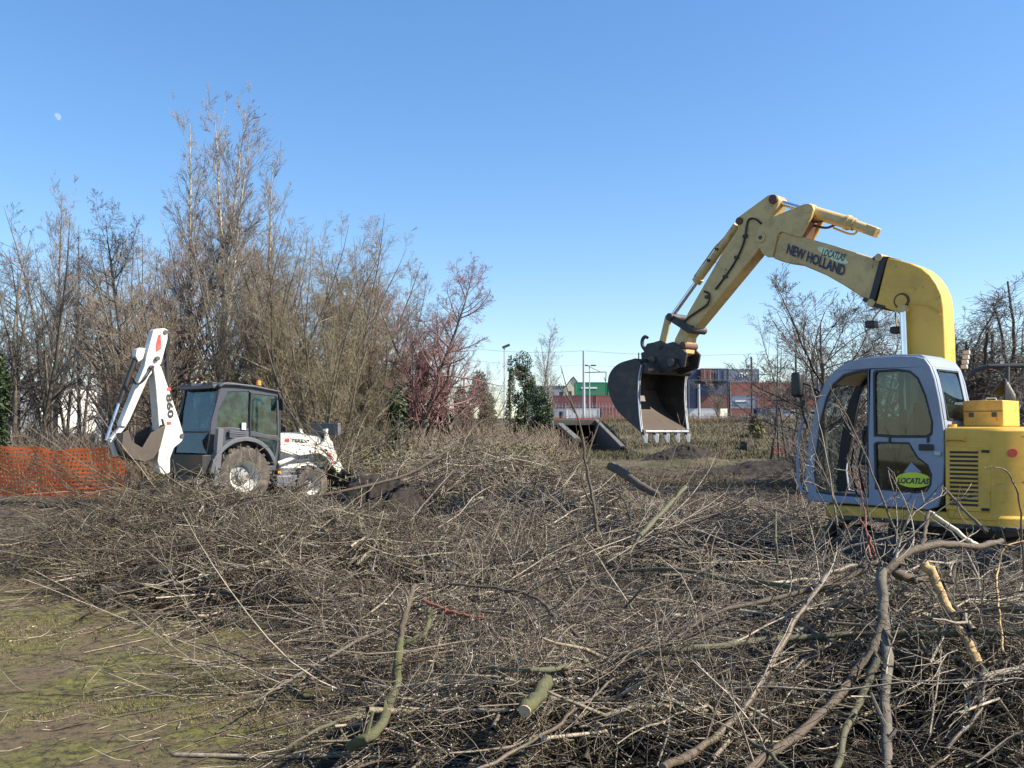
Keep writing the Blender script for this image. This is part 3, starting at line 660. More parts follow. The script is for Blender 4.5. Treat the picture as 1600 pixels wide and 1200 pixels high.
for c_ in [(1040, 1090, 3, 'navy', 'navy container on the top tier nearest the bucket'), (1091, 1111, 3, 'rust', 'red container end on the top tier between two navy ones'), (1112, 1134, 3, 'navy', 'short navy container on the top tier left of the grey-blue one'),
  (1135, 1185, 3, 'grey', 'grey-blue top container with a pale curly emblem'),
  (1036, 1086, 2, 'navy', 'navy container on the third tier beside the bucket'), (1087, 1137, 2, 'navy', 'navy container on the third tier under the red container end'), (1139, 1189, 2, 'orange', 'orange-red container directly under the one with the emblem'),
  (1190, 1240, 2, 'orange', 'orange-red container on the third tier right of the dark mast'), (1241, 1261, 2, 'rust', 'dark red container end at the right end of the third tier'),
  (1036, 1086, 1, 'navy', 'navy container on the second tier beside the bucket'), (1087, 1137, 1, 'rust', 'dark red container on the second tier above the white one'), (1139, 1180, 1, 'grey', 'grey-blue second-tier container with a white stripe of lettering'),
  (1181, 1231, 1, 'orange', 'orange-red container on the second tier behind the dark mast'), (1232, 1282, 1, 'orange', 'orange-red container on the second tier left of the cab'),
  (1070, 1124, 0, 'white', 'white container on the ground right of the bucket'), (1139, 1175, 0, 'orange', 'orange-red container on the ground beside the white one'), (1177, 1196, 0, 'navy', 'small navy container end on the ground'),
  (1197, 1247, 0, 'white', 'white container on the ground right of the small navy one'), (1249, 1299, 0, 'white', 'white container on the ground nearest the excavator cab'),
  (898, 948, 2, 'green', 'green container with white lettering left of the bucket'), (949, 999, 2, 'green', 'green container partly hidden by the bucket'), (860, 929, 1, 'maroon', 'maroon container under the green one'), (930, 990, 1, 'orange', 'orange-red container under the green ones'),
  (938, 990, 0, 'orange', 'orange-red container on the ground left of the bucket'), (884, 936, 0, 'white', 'pale container on the ground behind the tall mast')]:
    container(*c_, mark='curl' if 'curly' in c_[4] else 'bar' if 'lettering' in c_[4] else None)
# buildings
def building(px0, px1, top, Y, D, label, wall, rows, cols, z0=2.5, gable=0, name='building', ww=.5, wh=.5):
    a = at(px0, 672, Y); c = at(px1, 672, Y); h = at(px0, top, Y).z-z0; Wd = c.x-a.x
    e = empty(name, label, 'building', ((a.x+c.x)/2, Y, z0)); cw = Wd/cols; rh = h/rows
    holes = []
    for r in range(rows):
        for k in range(cols):
            x = -Wd/2+cw*(k+.5); z = rh*(r+.5); holes.append((x, z))
    MB().plate([(-Wd/2, 0), (Wd/2, 0), (Wd/2, h)]+([(0, h+gable)] if gable else [])+[(-Wd/2, h)], 0, .3, [[(x-cw*ww/2, z-rh*wh/2), (x+cw*ww/2, z-rh*wh/2), (x+cw*ww/2, z+rh*wh/2), (x-cw*ww/2, z+rh*wh/2)] for x, z in holes]).build('wall', wall, e)
    MB().box((-Wd/2+.15, D/2+.3, h/2), (.3, D, h)).box((Wd/2-.15, D/2+.3, h/2), (.3, D, h)).box((0, D+.15, h/2), (Wd-.62, .3, h)).build('side_wall', wall, e)
    if gable: MB().plate([(-Wd/2-.2, h-.1), (0, h+gable), (Wd/2+.2, h-.1), (Wd/2+.2, h+.15), (0, h+gable+.3), (-Wd/2-.2, h+.15)], -.2, D+.5).build('roof', M['roof'], e)
    else: MB().box((0, D/2+.15, h+.1), (Wd+.3, D+.6, .2)).build('roof', M['roof'], e)
    for x, z in holes:
        f = MB().box((x-cw*ww/2+.04, .1, z), (.06, .1, rh*wh)).box((x+cw*ww/2-.04, .1, z), (.06, .1, rh*wh)).box((x, .1, z-rh*wh/2+.04), (cw*ww-.16, .1, .06)).box((x, .1, z+rh*wh/2-.04), (cw*ww-.16, .1, .06)).build('window', M['wallwhite'], e)
        MB().box((x, .17, z), (cw*ww, .02, rh*wh)).build('pane', M['pane'], f)
building(885, 908, 606, 205, 8, 'cream gabled house beyond the green container', paint('cream_render', (.62, .55, .38), amt=.1, bump=0), 3, 2, gable=2.4, name='house')
building(826, 884, 604, 190, 12, 'grey flat-roofed shed behind the ivied trunk', M['wallgrey'], 2, 4, name='shed')
building(1300, 1352, 588, 210, 12, 'grey apartment block seen through the open cab', M['wallgrey'], 5, 5, ww=.6, wh=.45, name='apartment_block')
building(150, 300, 588, 62, 10, 'white building glimpsed through the wood behind the digging arm', M['wallwhite'], 2, 6, z0=-.1)
building(-60, 60, 600, 64, 9, 'pale building glimpsed through the trees at the far left', M['wallwhite'], 2, 5, z0=-.1)
building(1520, 1640, 606, 64, 9, 'pale building with white window frames behind the drooping willow', M['wallgrey'], 2, 5, z0=.1)
# metal frame at right
e = empty('metal_frame', 'dark metal pipe frame with one upright at the right picture edge', 'frame', (at(1574, 672, 17).x, 17, 0)); o0 = e.location
def L_(px, py, Y): return at(px, py, Y)-o0
MB().tube([L_(1512, 590, 17.6), L_(1524, 578, 17.5), L_(1545, 572, 17.3), L_(1640, 571, 17)], .045, 8).build('top_rail', M['darkmetal'], e)
MB().cyl(L_(1574, 750, 17.1), L_(1574, 573, 17.1), .045, n=8).build('post', M['darkmetal'], e); MB().cyl(L_(1660, 750, 17.1), L_(1640, 573, 17.1), .045, n=8).build('post', M['darkmetal'], e)
# small things on the bank
p = at(1165, 700, 60); z0 = float(base_h(p.x, 60))
e = empty('tree_stump', 'dark sawn tree stump on the bank left of the red barrier', 'stump', (p.x, 60, z0)); MB().cyl((0, 0, -.2), (0, .05, .55), .42, .34, 9).build('bark', M['darklog'], e); MB().cyl((0, .05, .552), (0, .05, .57), .31, .30, 9).build('sawn_top', M['barkbrown'], e)
p = at(1048, 700, 55); z0 = float(base_h(p.x, 55)); tag(MB().box((p.x, 55, z0+.25), (.10, .05, .75)).build('marker_stake', M['orange']), 'small orange marker stake under the bucket teeth', 'stake')
p = at(1235, 712, 42); e = empty('barrier', 'red site barrier with thin rails beside the cab front', 'barrier', (p.x, 42, p.z))
b = MB()
for k in range(6): b.cyl((-.75+k*.42, 0, 0), (-.75+k*.42, 0, .42), .018, n=6)
b.build('upright', M['redlet'], e); MB().cyl((-.75, 0, .14), (1.4, 0, .10), .02, n=6).cyl((-.75, 0, .36), (1.4, 0, .34), .02, n=6).build('rail', M['redlet'], e)
p = at(1235, 714, 41); e = empty('marker_post', 'white marker post with red top beside the red barrier', 'post', (p.x, 41, p.z)); MB().cyl((0, 0, 0), (0, 0, .7), .03, n=8).build('post', M['whitelet'], e); MB().cyl((0, 0, .7), (0, 0, .8), .032, n=8).build('red_top', M['redlet'], e)
# heaps
def heap(px, py, Y, rx, ry, h, label, mat, seed, name='soil_heap', cat='heap'):
    p = at(px, py, Y); a = np.linspace(-1.25, 1.25, 130); X, Yy = np.meshgrid(a*rx, a*ry)
    r = np.sqrt((X/rx)**2+(Yy/ry)**2)+.35*fbm(X*.9+seed, Yy*.9, 3, seed)
    Z = h*np.clip(1-r**1.6, -.3, 1)+.8*h*fbm(X*1.8+seed, Yy*1.8, 5, seed)+.30*np.abs(fbm(X*5+seed, Yy*5, 4, seed+3))-.05+base_h(p.x+X, Y+Yy)
    o = grid_mesh(name, p.x+X, Y+Yy, Z-.03, M[mat]); return tag(o, label, cat)
heap(592, 768, 15.0, 1.25, .9, 1.0, 'dark earth heap in front of the loader arms', 'soil', 2)
heap(1070, 706, 46, 2.2, 1.2, .36, 'low dark earth heap below the bucket teeth', 'soil', 5)
heap(1215, 722, 35, 3.6, 1.8, .45, 'long dark earth heap left of the excavator cab', 'soil', 9)
heap(40, 730, 26.5, 2.4, .9, .75, 'pale rubble heap behind the orange netting', 'ballast', 12, 'rubble_heap')

# ---------------------------------------------------------------- orange netting fence
p0 = at(-30, 768, 23.5); p1 = at(193, 768, 23.0); z0 = float(base_h(p0.x, 23.4)); Lf = (p1-p0).xy.length
e = empty('netting_fence', 'orange plastic safety netting with square holes left of the backhoe loader', 'fence', (p0.x, p0.y, z0+.02), math.atan2(p1.y-p0.y, p1.x-p0.x))
def nz(u, v): return .10*math.sin(u*1.7)+.05*math.sin(u*4.1+v*2)+.03*math.sin(v*5+u)
def zt(u, t): return t*(1.18+.05*math.sin(u*2.1)+.03*math.sin(u*5.3)) 
b = MB(); nu = int(Lf/.11)
for j in range(13):
    t = j/12; vs = []; fs = []; hw = .019 if 0 < j < 12 else .035
    for i in range(nu+1):
        u = i*Lf/nu
        for s_ in (-1, 1): vs.append((u, nz(u, t), zt(u, t)+s_*hw))
    for i in range(nu): fs.append((2*i, 2*i+2, 2*i+3, 2*i+1))
    b.add(vs, fs)
for i in range(nu+1):
    u = i*Lf/nu; vs = []; fs = []
    for j in range(13):
        t = j/12
        for s_ in (-1, 1): vs.append((u+s_*.021+.02*math.sin(t*6+u), nz(u, t)+.002, zt(u, t)))
    for j in range(12): fs.append((2*j, 2*j+1, 2*j+3, 2*j+2))
    b.add(vs, fs)
b.build('netting', M['mesh'], e, 0, 0)
for u in (.35, 1.75, 3.2): MB().cyl((u, .13, -.2), (u+.03, .10, 1.28), .016, n=6).build('stake', M['rust'], e)

# ---------------------------------------------------------------- moon
q = at(89, 183, 3000); e2 = 13
ph = []
for i in range(41):
    t = math.pi*i/40-math.pi/2; ph.append((e2*math.cos(t), e2*math.sin(t)))
for i in range(41):
    t = math.pi/2-math.pi*i/40; ph.append((-e2*.25*math.cos(t), e2*math.sin(t)))
mm, nt, pp = nodemat('moon_glow'); pp.inputs['Base Color'].default_value = (.02, .02, .02, 1)
mc = mixc(nt, noise(nt, .06, 5, .6, .3, .7), (.46, .60, .88), (.33, .53, .90)); nt.links.new(mc, pp.inputs['Emission Color']); pp.inputs['Emission Strength'].default_value = .52  # emission paints the sunlight on the lit half; the dark half is left out
mo = MB().plate(ph, -2, 2).build('moon', mm); mo.location = q; mo.rotation_euler = (0, R(-35), 0); tag(mo, 'pale daytime half moon high in the sky at upper left', 'moon')

# ================================================================ BACKHOE LOADER
T_ = Frame((-6.70, 20.72), 47)
bl = empty('backhoe_loader', 'white backhoe loader with dark cab and raised digging arm, parked before the wood', 'backhoe loader', (T_.O.x, T_.O.y, 0), T_.a)
def wheel(c, r, wd, rimr, parent, side, nl):
    wh = empty('wheel', None, None, c, 0); wh.parent = parent
    h = wd/2; prof = [(rimr, -h*.8), (r*.82, -h), (r*.94, -h*.9), (r*.97, -h*.6), (r*.97, h*.6), (r*.94, h*.9), (r*.82, h), (rimr, h*.8)]
    b = MB().lathe(prof, (0, 0, 0), n=40, closed=True)
    for i in range(nl):
        t = 2*math.pi*i/nl
        for s_ in (-1, 1):
            tt = t+(0 if s_ < 0 else math.pi/nl); q = Matrix.Rotation(-tt, 3, 'Y')@Matrix.Rotation(s_*.6, 3, 'X')
            cc_ = Matrix.Rotation(-tt, 3, 'Y')@Vector((r*.965, s_*h*.5, 0)); b.box(cc_, (r*.09, h*1.0, r*.09), M=q)
    b.build('tyre', M['tyre'], wh, 0, 40)
    s_ = side
    MB().lathe([(rimr*1.02, s_*h*.8), (rimr*.96, s_*h*.62), (rimr*.9, s_*h*.3), (rimr*.62, s_*h*-.15)], (0, 0, 0), n=32).build('rim', M['white'], wh, 0, 30)
    MB().lathe([(rimr*.63, -s_*h*.15), (rimr*.55, s_*h*.0), (rimr*.3, s_*h*.05), (rimr*.28, s_*h*.3), (.01, s_*h*.32)], (0, 0, 0), n=32).build('wheel_disc', M['wheeldisc'], wh, 0, 30)
    b = MB()
    for k in range(8): t = k*math.pi/4; b.cyl((rimr*.42*math.cos(t), s_*h*.10, rimr*.42*math.sin(t)), (rimr*.42*math.cos(t), s_*h*.3, rimr*.42*math.sin(t)), .018, n=6)
    b.build('wheel_nuts', M['darkmetal'], wh, 0, 30)
rw = T_.hit(383, 744, -1.05); fw = T_.hit(489, 758, -1.0)
for s_ in (-1, 1):
    wheel((rw[0], s_*.86, rw[1]), .67, .42, .36, bl, s_, 18); wheel((fw[0], s_*.84, fw[1]), .46, .32, .23, bl, s_, 16)
MB().cyl((rw[0], -.7, rw[1]), (rw[0], .7, rw[1]), .12).cyl((fw[0], -.7, fw[1]), (fw[0], .7, fw[1]), .09).box(((rw[0]+fw[0])/2, 0, rw[1]-.02), (fw[0]-rw[0]+.6, .5, .3)).build('chassis', M['dkgrey'], bl, .01)
# cab
V = -.80; H_ = lambda L: T_.hits(L, V)
outer = H_([(326, 712), (330, 660), (345, 604), (352, 600), (395, 604), (434, 613), (436, 640), (437, 690), (431, 735), (395, 735), (388, 700), (362, 698), (345, 712)])
w1 = H_([(338, 668), (342, 640), (356, 612), (388, 611), (391, 614), (388, 670), (360, 668)])
w2 = H_([(394, 615), (432, 619), (433, 640), (434, 681), (415, 679), (392, 673)])
w3 = H_([(393, 681), (414, 685), (433, 689), (428, 728), (402, 728), (397, 700)])
for s_, nm in ((1, 'cab_side'), (-1, 'cab_side')):
    y = V if s_ == 1 else -V
    MB().plate(outer, y, y+s_*.05, [w1, w2, w3]).build(nm, M['dkgrey'], bl, .008)
    for w_ in (w1, w2, w3): MB().plate(w_, y+s_*.02, y+s_*.028).build('window_glass', M['tglass'], bl)
MB().bar(Vector(T_.P(392, 613, V))+Vector((0, -.01, 0)), Vector(T_.P(390, 683, V))+Vector((0, -.01, 0)), .03, .035).build('door_pillar', M['black'], bl)
rt = H_([(340, 601), (352, 597), (396, 602), (437, 611), (437, 614), (395, 606), (352, 602), (341, 606)])
MB().plate(rt, V-.06, -V+.06).build('roof', M['dkgrey'], bl, .02)
zr = T_.hit(345, 604, V); zb = T_.hit(326, 712, V); zm = T_.hit(331, 668, V)
# rear of the cab: posts, upper and lower glass, sill
for s_ in (-1, 1): MB().bar((zr[0], s_*.76, zr[1]), (zb[0], s_*.76, zb[1]), .07, .07).build('cab_post', M['black'], bl, .008)
q_ = (Vector(zr).lerp(Vector(zb), .66), Vector(zr).lerp(Vector(zb), .02), Vector(zr).lerp(Vector(zb), .97))
def rear_sheet(a, b, y0, y1, th): return MB().plate([(a[0], a[1]), (b[0], b[1]), (b[0]-th, b[1]), (a[0]-th, a[1])], y0, y1)
rear_sheet(q_[1], q_[0], -.72, .72, .012).build('rear_window', M['rglass'], bl); rear_sheet(q_[0], q_[2], -.72, .72, .012).build('rear_window', M['rglass'], bl)
MB().bar((q_[0][0], -.72, q_[0][1]), (q_[0][0], .72, q_[0][1]), .05, .04).build('window_rail', M['black'], bl)
MB().box((zb[0]+.35, 0, zb[1]-.32), (.75, 1.5, .62)).build('rear_body', M['dkgrey'], bl, .02)
b = MB()
for y in (-.6, -.35, .35, .6): b.box((zr[0]-.10, y, zr[1]+.03), (.12, .2, .14))
b.build('work_light', M['black'], bl, .01); MB().box((zr[0]-.05, 0, zr[1]+.0), (.25, 1.5, .09)).build('roof_overhang', M['dkgrey'], bl, .02)
fx = T_.hit(437, 690, V)[0]; fz0 = T_.hit(436, 690, V)[1]; fz1 = T_.hit(436, 616, V)[1]
MB().box((fx-.02, 0, (fz0+fz1)/2), (.012, 1.5, fz1-fz0)).build('windscreen', M['tglass'], bl)
for s_ in (-1, 1): MB().bar((fx, s_*.77, fz1), (fx, s_*.77, fz0-.3), .06, .06).build('cab_post', M['black'], bl, .008)
# louvres, fenders
b = MB()
for k in range(4):
    a0 = T_.P(358, 673+k*3.1, -.86); a1 = T_.P(388, 675.5+k*3.1, -.86); b.bar(a0, a1, .05, .025)
b.build('louvre', M['grey'], bl)
def arc_px(cx, cy, r, a0, a1, n, sy=1): return [(cx+r*math.cos(R(a0+(a1-a0)*i/n)), cy-sy*r*math.sin(R(a0+(a1-a0)*i/n))) for i in range(n+1)]
for s_ in (-1, 1):
    c_ = (rw[0], rw[1]+.03); o_ = [(c_[0]+.84*math.cos(R(t)), c_[1]+.84*math.sin(R(t))) for t in range(176, 14, -9)]; i_ = [(c_[0]+.75*math.cos(R(t)), c_[1]+.75*math.sin(R(t))) for t in range(14, 177, 9)]
    MB().plate(o_+i_, s_*1.06, s_*.66).build('mudguard', M['grey'], bl, .012)
    MB().plate(o_+[(o_[-1][0], c_[1]-.1), (o_[0][0], c_[1]-.1)], s_*.70, s_*.64).build('wheel_housing', M['black'], bl)
# seat, steering, jacket
sx, sz = T_.hit(372, 668, -.2)
MB().box((sx, 0, sz-.1), (.5, .5, .14)).box((sx-.22, 0, sz+.28), (.12, .48, .66)).build('seat', M['seat'], bl, .03); MB().box((sx+.75, 0, sz-.05), (.25, .5, .5)).build('dashboard', M['black'], bl, .03)
tag(None or MB().box((T_.hit(371, 656, -.7)[0], -.68, T_.hit(371, 656, -.7)[1]), (.20, .05, .26)).build('safety_vest', M['hivis'], None, .02), 'lime safety vest hanging inside the loader cab window', 'vest')
bpy.data.objects['safety_vest'].data.transform(Matrix.Translation((T_.O.x, T_.O.y, 0))@Matrix.Rotation(T_.a, 4, 'Z'))
MB().box(T_.P(381, 666, -.83), (.10, .01, .15)).build('notice_sticker', M['whitelet'], bl)
bx, bz = T_.hit(404, 606, -.3)
MB().cyl((bx, -.3, bz-.02), (bx, -.3, bz+.05), .07, n=14).build('beacon_base', M['black'], bl); MB().cyl((bx, -.3, bz+.05), (bx, -.3, bz+.17), .065, .05, 14).build('beacon', M['lamp'], bl, .015)
MB().box(T_.P(440, 632, -.95), (.05, .16, .28)).build('mirror', M['black'], bl, .02); MB().bar(T_.P(436, 618, -.8), T_.P(440, 624, -.95), .02, .02).build('mirror_arm', M['black'], bl)
# bonnet
V2 = -.48
MB().plate(T_.hits([(437, 677), (470, 678), (500, 683), (509, 692), (509, 728), (490, 735), (437, 735)], V2), V2, -V2).build('bonnet', M['white'], bl, .04)
MB().plate(T_.hits([(437, 675), (470, 676), (500, 681), (508, 686), (500, 683.5), (470, 679), (437, 677.5)], V2), V2+.05, -V2-.05).build('bonnet_lid', M['dkgrey'], bl, .01)
fxg = T_.hit(509, 700, V2)[0]; MB().box((fxg+.02, 0, 1.35), (.05, .8, .5)).build('grille', M['black'], bl, .01)
MB().plate(T_.hits([(436, 735), (492, 735), (470, 742), (452, 748), (436, 745)], -.6), -.62, .62).build('side_skirt', M['grey'], bl, .02)
MB().box(T_.P(438, 752, -.85)+Vector((.12, .1, 0)), (.55, .4, .28)).build('fuel_tank', M['grey'], bl, .03); MB().box(T_.P(437, 738, -.82), (.10, .02, .05)).build('side_marker', M['lamp'], bl)
MB().cyl(T_.P(446, 678, -.2), T_.P(446, 668, -.2), .045, n=10).build('exhaust', M['black'], bl)
text_on(T_, V2-.012, 'TEREX', (455, 690.5), (481, 692.5), (455.3, 685), M['blacklet'], bl, off=.02)
b = MB()
for k in range(3): b.bar(T_.P(446, 689.5-k*1.9, V2-.012), T_.P(452, 690-k*1.9, V2-.012), .006, .028 if k != 1 else .05)
b.build('logo', M['redlet'], bl)
# loader arms, links, cylinders, loader bucket
for s_ in (-1, 1):
    yy = lambda v: s_*v
    A = T_.hits([(436, 700), (437, 692), (470, 702), (505, 694), (512, 684), (520, 690), (524, 704), (539, 736), (536, 742), (530, 740), (510, 714), (499, 708), (470, 712)], -.72)
    MB().plate(A, yy(-.70), yy(-.60)).build('loader_arm', M['white'], bl, .012)
    MB().bar((T_.hit(513, 700, -.72)[0], yy(-.57), T_.hit(513, 700, -.72)[1]), (T_.hit(516, 670, -.72)[0], yy(-.57), T_.hit(516, 670, -.72)[1]), .05, .07).build('lift_link', M['white'], bl, .008)
    MB().bar((T_.hit(514, 671, -.72)[0], yy(-.52), T_.hit(514, 671, -.72)[1]), (T_.hit(533, 716, -.72)[0], yy(-.52), T_.hit(533, 716, -.72)[1]), .05, .08).build('tilt_link', M['white'], bl, .008)
    p_, q2 = T_.hit(440, 725, -.72), T_.hit(500, 702, -.72)
    MB().cyl((p_[0], yy(-.56), p_[1]), ((p_[0]+q2[0])/2, yy(-.56), (p_[1]+q2[1])/2), .055).build('lift_cylinder', M['white'], bl)
    MB().cyl(((p_[0]+q2[0])/2, yy(-.56), (p_[1]+q2[1])/2), (q2[0], yy(-.56), q2[1]), .03).build('lift_rod', M['chrome'], bl)
a0 = T_.hit(500, 676, -.4); MB().box((a0[0]+.45, 0, 1.72), (.10, 1.15, .3)).build('cross_plate', M['grey'], bl, .01)
lx, lz = T_.hit(538, 742, -.72); prof = [(lx-.05, lz+.15), (lx-.02, lz-.25), (lx+.1, lz-.45), (lx+.75, lz-.5)]
MB().plate(thick(prof[::-1], .03), -1.1, 1.1).plate([(lx-.05, lz+.15), (lx-.02, lz-.25), (lx+.1, lz-.45), (lx+.75, lz-.5), (lx+.35, lz+.05)], -1.12, -1.09).plate([(lx-.05, lz+.15), (lx-.02, lz-.25), (lx+.1, lz-.45), (lx+.75, lz-.5), (lx+.35, lz+.05)], 1.09, 1.12).build('loader_bucket', M['steel'], bl)
b = MB()
for k, (px, py) in enumerate([(514, 709), (518, 716), (522, 723)]): b.bar(T_.P(px-2, py-1, -.713), T_.P(px+4, py+1, -.713), .004, .05)
b.build('stripes', M['redlet'], bl)
# stabilisers
for s_ in (-1, 1):
    a0 = T_.hit(344, 670, -1.0); a1 = T_.hit(336, 756, -1.0); MB().bar((a0[0], s_*.98, a0[1]), (a1[0]+.02, s_*.98, a1[1]), .13, .13).build('stabiliser_leg', M['grey'], bl, .01)
    MB().box((a1[0]+.02, s_*.98, a1[1]-.02), (.36, .34, .06)).build('stabiliser_foot', M['grey'], bl, .01)
MB().box((T_.hit(325, 715, -1)[0], 0, .95), (.22, 1.9, .42)).build('rear_frame', M['black'], bl, .01)
# digging arm (folded behind)
vb = .16
def TB(pts, v=-vb): return T_.hits(pts, v)
MB().plate(TB([(250, 690), (246, 720), (250, 738), (258, 742), (266, 738), (266, 716), (272, 700), (284, 690), (288, 682), (280, 655), (252, 573), (246, 569), (240, 574), (243, 600), (247, 650)]), -vb, vb).build('boom', M['white'], bl, .015)
MB().plate(TB([(243, 514), (240, 516), (229, 556), (226, 572), (190, 660), (189, 666), (197, 667), (203, 656), (233, 588), (246, 574), (252, 568), (262, 530), (262, 515), (257, 513)], -.11), -.11, .11).build('dipper', M['white'], bl, .012)
MB().plate(TB([(214, 546), (218, 543), (228, 544), (224, 560), (217, 566), (212, 556)], -.10), -.09, .09).build('cylinder_bracket', M['white'], bl, .01)
for (x0, y0, v0) in ((259, 519, -.13), (247, 560, -.18), (238, 574, -.18), (285, 681, -.18)): q0 = T_.P(x0, y0, v0); MB().cyl(q0, q0+Vector((0, .3, 0)), .05, n=12).build('pin', M['darkmetal'], bl)
a0, a1, a2 = T_.P(211, 562, 0), T_.P(186, 630, 0), T_.P(166, 688, 0)
MB().cyl(a0, a1, .055).build('bucket_cylinder', M['black'], bl); MB().cyl(a1, a2, .03).build('bucket_rod', M['chrome'], bl)
MB().bar(T_.P(193, 664, 0), T_.P(173, 688, 0), .14, .09).bar(T_.P(172, 688, 0), T_.P(181, 713, 0), .14, .07).build('bucket_link', M['white'], bl, .01)
MB().cyl(T_.P(258, 530, .05), T_.P(262, 600, .05), .05).cyl(T_.P(262, 600, .05), T_.P(277, 660, .05), .03).build('dipper_cylinder', M['black'], bl)
b = MB()
for k in range(3): b.tube([T_.P(x, y, -.2-k*.02) for x, y in catmull([(206+k, 590), (212+k, 600), (224, 594+k), (236, 578), (240, 572)], 4)], .014, 6)
for k in range(3): b.tube([T_.P(x, y, -.05+k*.05) for x, y in catmull([(258, 520), (263+k, 530), (261, 556), (252, 572)], 4)], .014, 6)
b.tube([T_.P(x, y, 0) for x, y in catmull([(212, 556), (206, 566), (210, 574), (204, 590)], 4)], .014, 6); b.build('hydraulic_hose', M['black'], bl)
BP = [(192, 676), (190, 700), (205, 716), (226, 722), (240, 716), (250, 700), (259, 664)]
bp = TB(BP, -.35)
for s_ in (-1, 1): MB().plate(bp+[TB([(236, 676)], -.35)[0], TB([(222, 700)], -.35)[0], TB([(206, 690)], -.35)[0], TB([(200, 672)], -.35)[0]], s_*.36, s_*.33).build('bucket_side', M['steelin'], bl, .006)
MB().plate(thick([tuple(q) for q in catmull(bp, 4)], .03), -.33, .33).build('bucket_shell', M['steelin'], bl, .004)
for k in range(4): y = -.3+k*.2; q0 = TB([(259, 664)], -.35)[0]; MB().bar((q0[0]-.02, y, q0[1]-.02), (q0[0]-.06, y, q0[1]+.13), .06, .03).build('bucket_tooth', M['steel'], bl, .004)
text_on(T_, -vb-.008, '860', (259.5, 616), (262.5, 654), (269, 614.5), M['blacklet'], bl, off=.035)
b = MB(); b.bar(T_.P(261, 608, -vb-.008), T_.P(267, 608, -vb-.008), .006, .06); b.bar(T_.P(261, 661, -vb-.008), T_.P(267, 661, -vb-.008), .006, .06); b.build('logo', M['redlet'], bl)
MB().plate(TB([(247, 524), (251, 522), (252, 545), (244, 550), (243, 540)], -.11), -.116, -.112).build('warning_sticker', M['redlet'], bl)
# ================================================================ EXCAVATOR
E = Frame((5.46, 10.76), 132.8)
ex = empty('excavator', 'yellow tracked excavator with blue-grey cab and bucket held in the air', 'excavator', (E.O.x, E.O.y, 0), E.a)
# undercarriage
for s_ in (-1, 1):
    tr = empty('track', None, None, (0, s_*.9, 0), 0); tr.parent = ex
    n = 46; b = MB(); L2, r_ = .95, .33
    def tp(t):
        P_ = 4*L2+2*math.pi*r_; d = (t % 1)*P_
        if d < 2*L2: return (-L2+d, 2*r_, math.pi/2)
        d -= 2*L2
        if d < math.pi*r_: a = math.pi/2-d/r_; return (L2+r_*math.cos(a), r_+r_*math.sin(a), a)
        d -= math.pi*r_
        if d < 2*L2: return (L2-d, 0, -math.pi/2)
        d -= 2*L2; a = -math.pi/2-d/r_; return (-L2+r_*math.cos(a), r_+r_*math.sin(a), a)
    for i in range(n): x, z, a = tp(i/n); b.box((x, 0, z), (.05, .45, .115), M=Matrix.Rotation(-a, 3, 'Y'))
    b.build('track_shoes', M['tyre'], tr, .005)
    MB().box((0, 0, r_), (1.7, .2, .3)).cyl((L2, -.12, r_), (L2, .12, r_), .24).cyl((-L2, -.12, r_), (-L2, .12, r_), .24).build('track_frame', M['darkmetal'], tr, .01)
MB().cyl((0, 0, .3), (0, 0, .62), .5, n=32).box((0, 0, .35), (1.2, 1.6, .25)).build('carbody', M['darkmetal'], ex, .01)
MB().box((-1.75, 0, .22), (.1, 2.1, .42)).bar((-.9, .5, .35), (-1.72, .5, .2), .12, .14).bar((-.9, -.5, .35), (-1.72, -.5, .2), .12, .14).build('dozer_blade', M['yellow'], ex, .015)
# deck, hood (round tail)
def foot(x0, r, w_, n=26):
    a0 = math.acos(-math.sqrt(r*r-w_*w_)/r); L = [(x0, -w_), (x0, w_)]
    return L+[(r*math.cos(a0+(2*math.pi-2*a0)*i/n), r*math.sin(a0+(2*math.pi-2*a0)*i/n)) for i in range(n+1)]
xr = E.hit(1473, 720, 1.1)[0]
dk = foot(1.36, 1.32, 1.1); dk[0] = (1.36, -.75); dk[1] = (1.30, 1.02); dk = [(1.0, -1.1), (1.36, -.75), (1.36, .9), (1.26, 1.08)]+dk[2:]
MB().plate(dk, .64, .80, ax='z').build('deck', M['yellow'], ex, .035)
hd = foot(xr-.012, 1.30, 1.105); MB().plate(hd, .70, 1.735, ax='z').build('engine_hood', M['yellow'], ex, .075)
MB().plate([(1.15, -1.08), (1.15, -.42), (xr-.02, -.42), (xr-.02, -1.08)], .82, 1.1, ax='z').build('tank_cover', M['yellow'], ex, .06)
# grille panel
gp = E.hits([(1478, 697), (1547, 700), (1548, 801), (1478, 796)], 1.105)
MB().plate(gp, 1.104, 1.118).build('side_door', M['yellow'], ex, .006)
b = MB()
for k in range(13):
    y = 706.5+k*6.75; a0 = E.P(1484, y, 1.122); a1 = E.P(1528, y+.6+k*.12, 1.122); b.bar(a0, a1, .004, .024)
b.build('grille_slot', M['black'], ex)
b = MB()
for k in range(13):
    y = 703.6+k*6.75; a0 = E.P(1484, y, 1.125); a1 = E.P(1528, y+.6+k*.12, 1.125); b.bar(a0, a1, .012, .014)
b.build('grille_louvre', M['yellow'], ex)
for y_ in (705, 796): MB().bar(E.P(1534, y_, 1.12), E.P(1546, y_+.5, 1.12), .03, .03).build('door_hinge', M['black'], ex, .004)
MB().tube([E.P(1478, 688, 1.11), E.P(1480, 686, 1.15), E.P(1505, 686.5, 1.15), E.P(1508, 689, 1.11)], .016, 8).build('grab_handle', M['yellow'], ex)
q0 = Vector((1.308*math.cos(R(129)), 1.308*math.sin(R(129)), E.hit(1597, 708, 1.0)[1]))
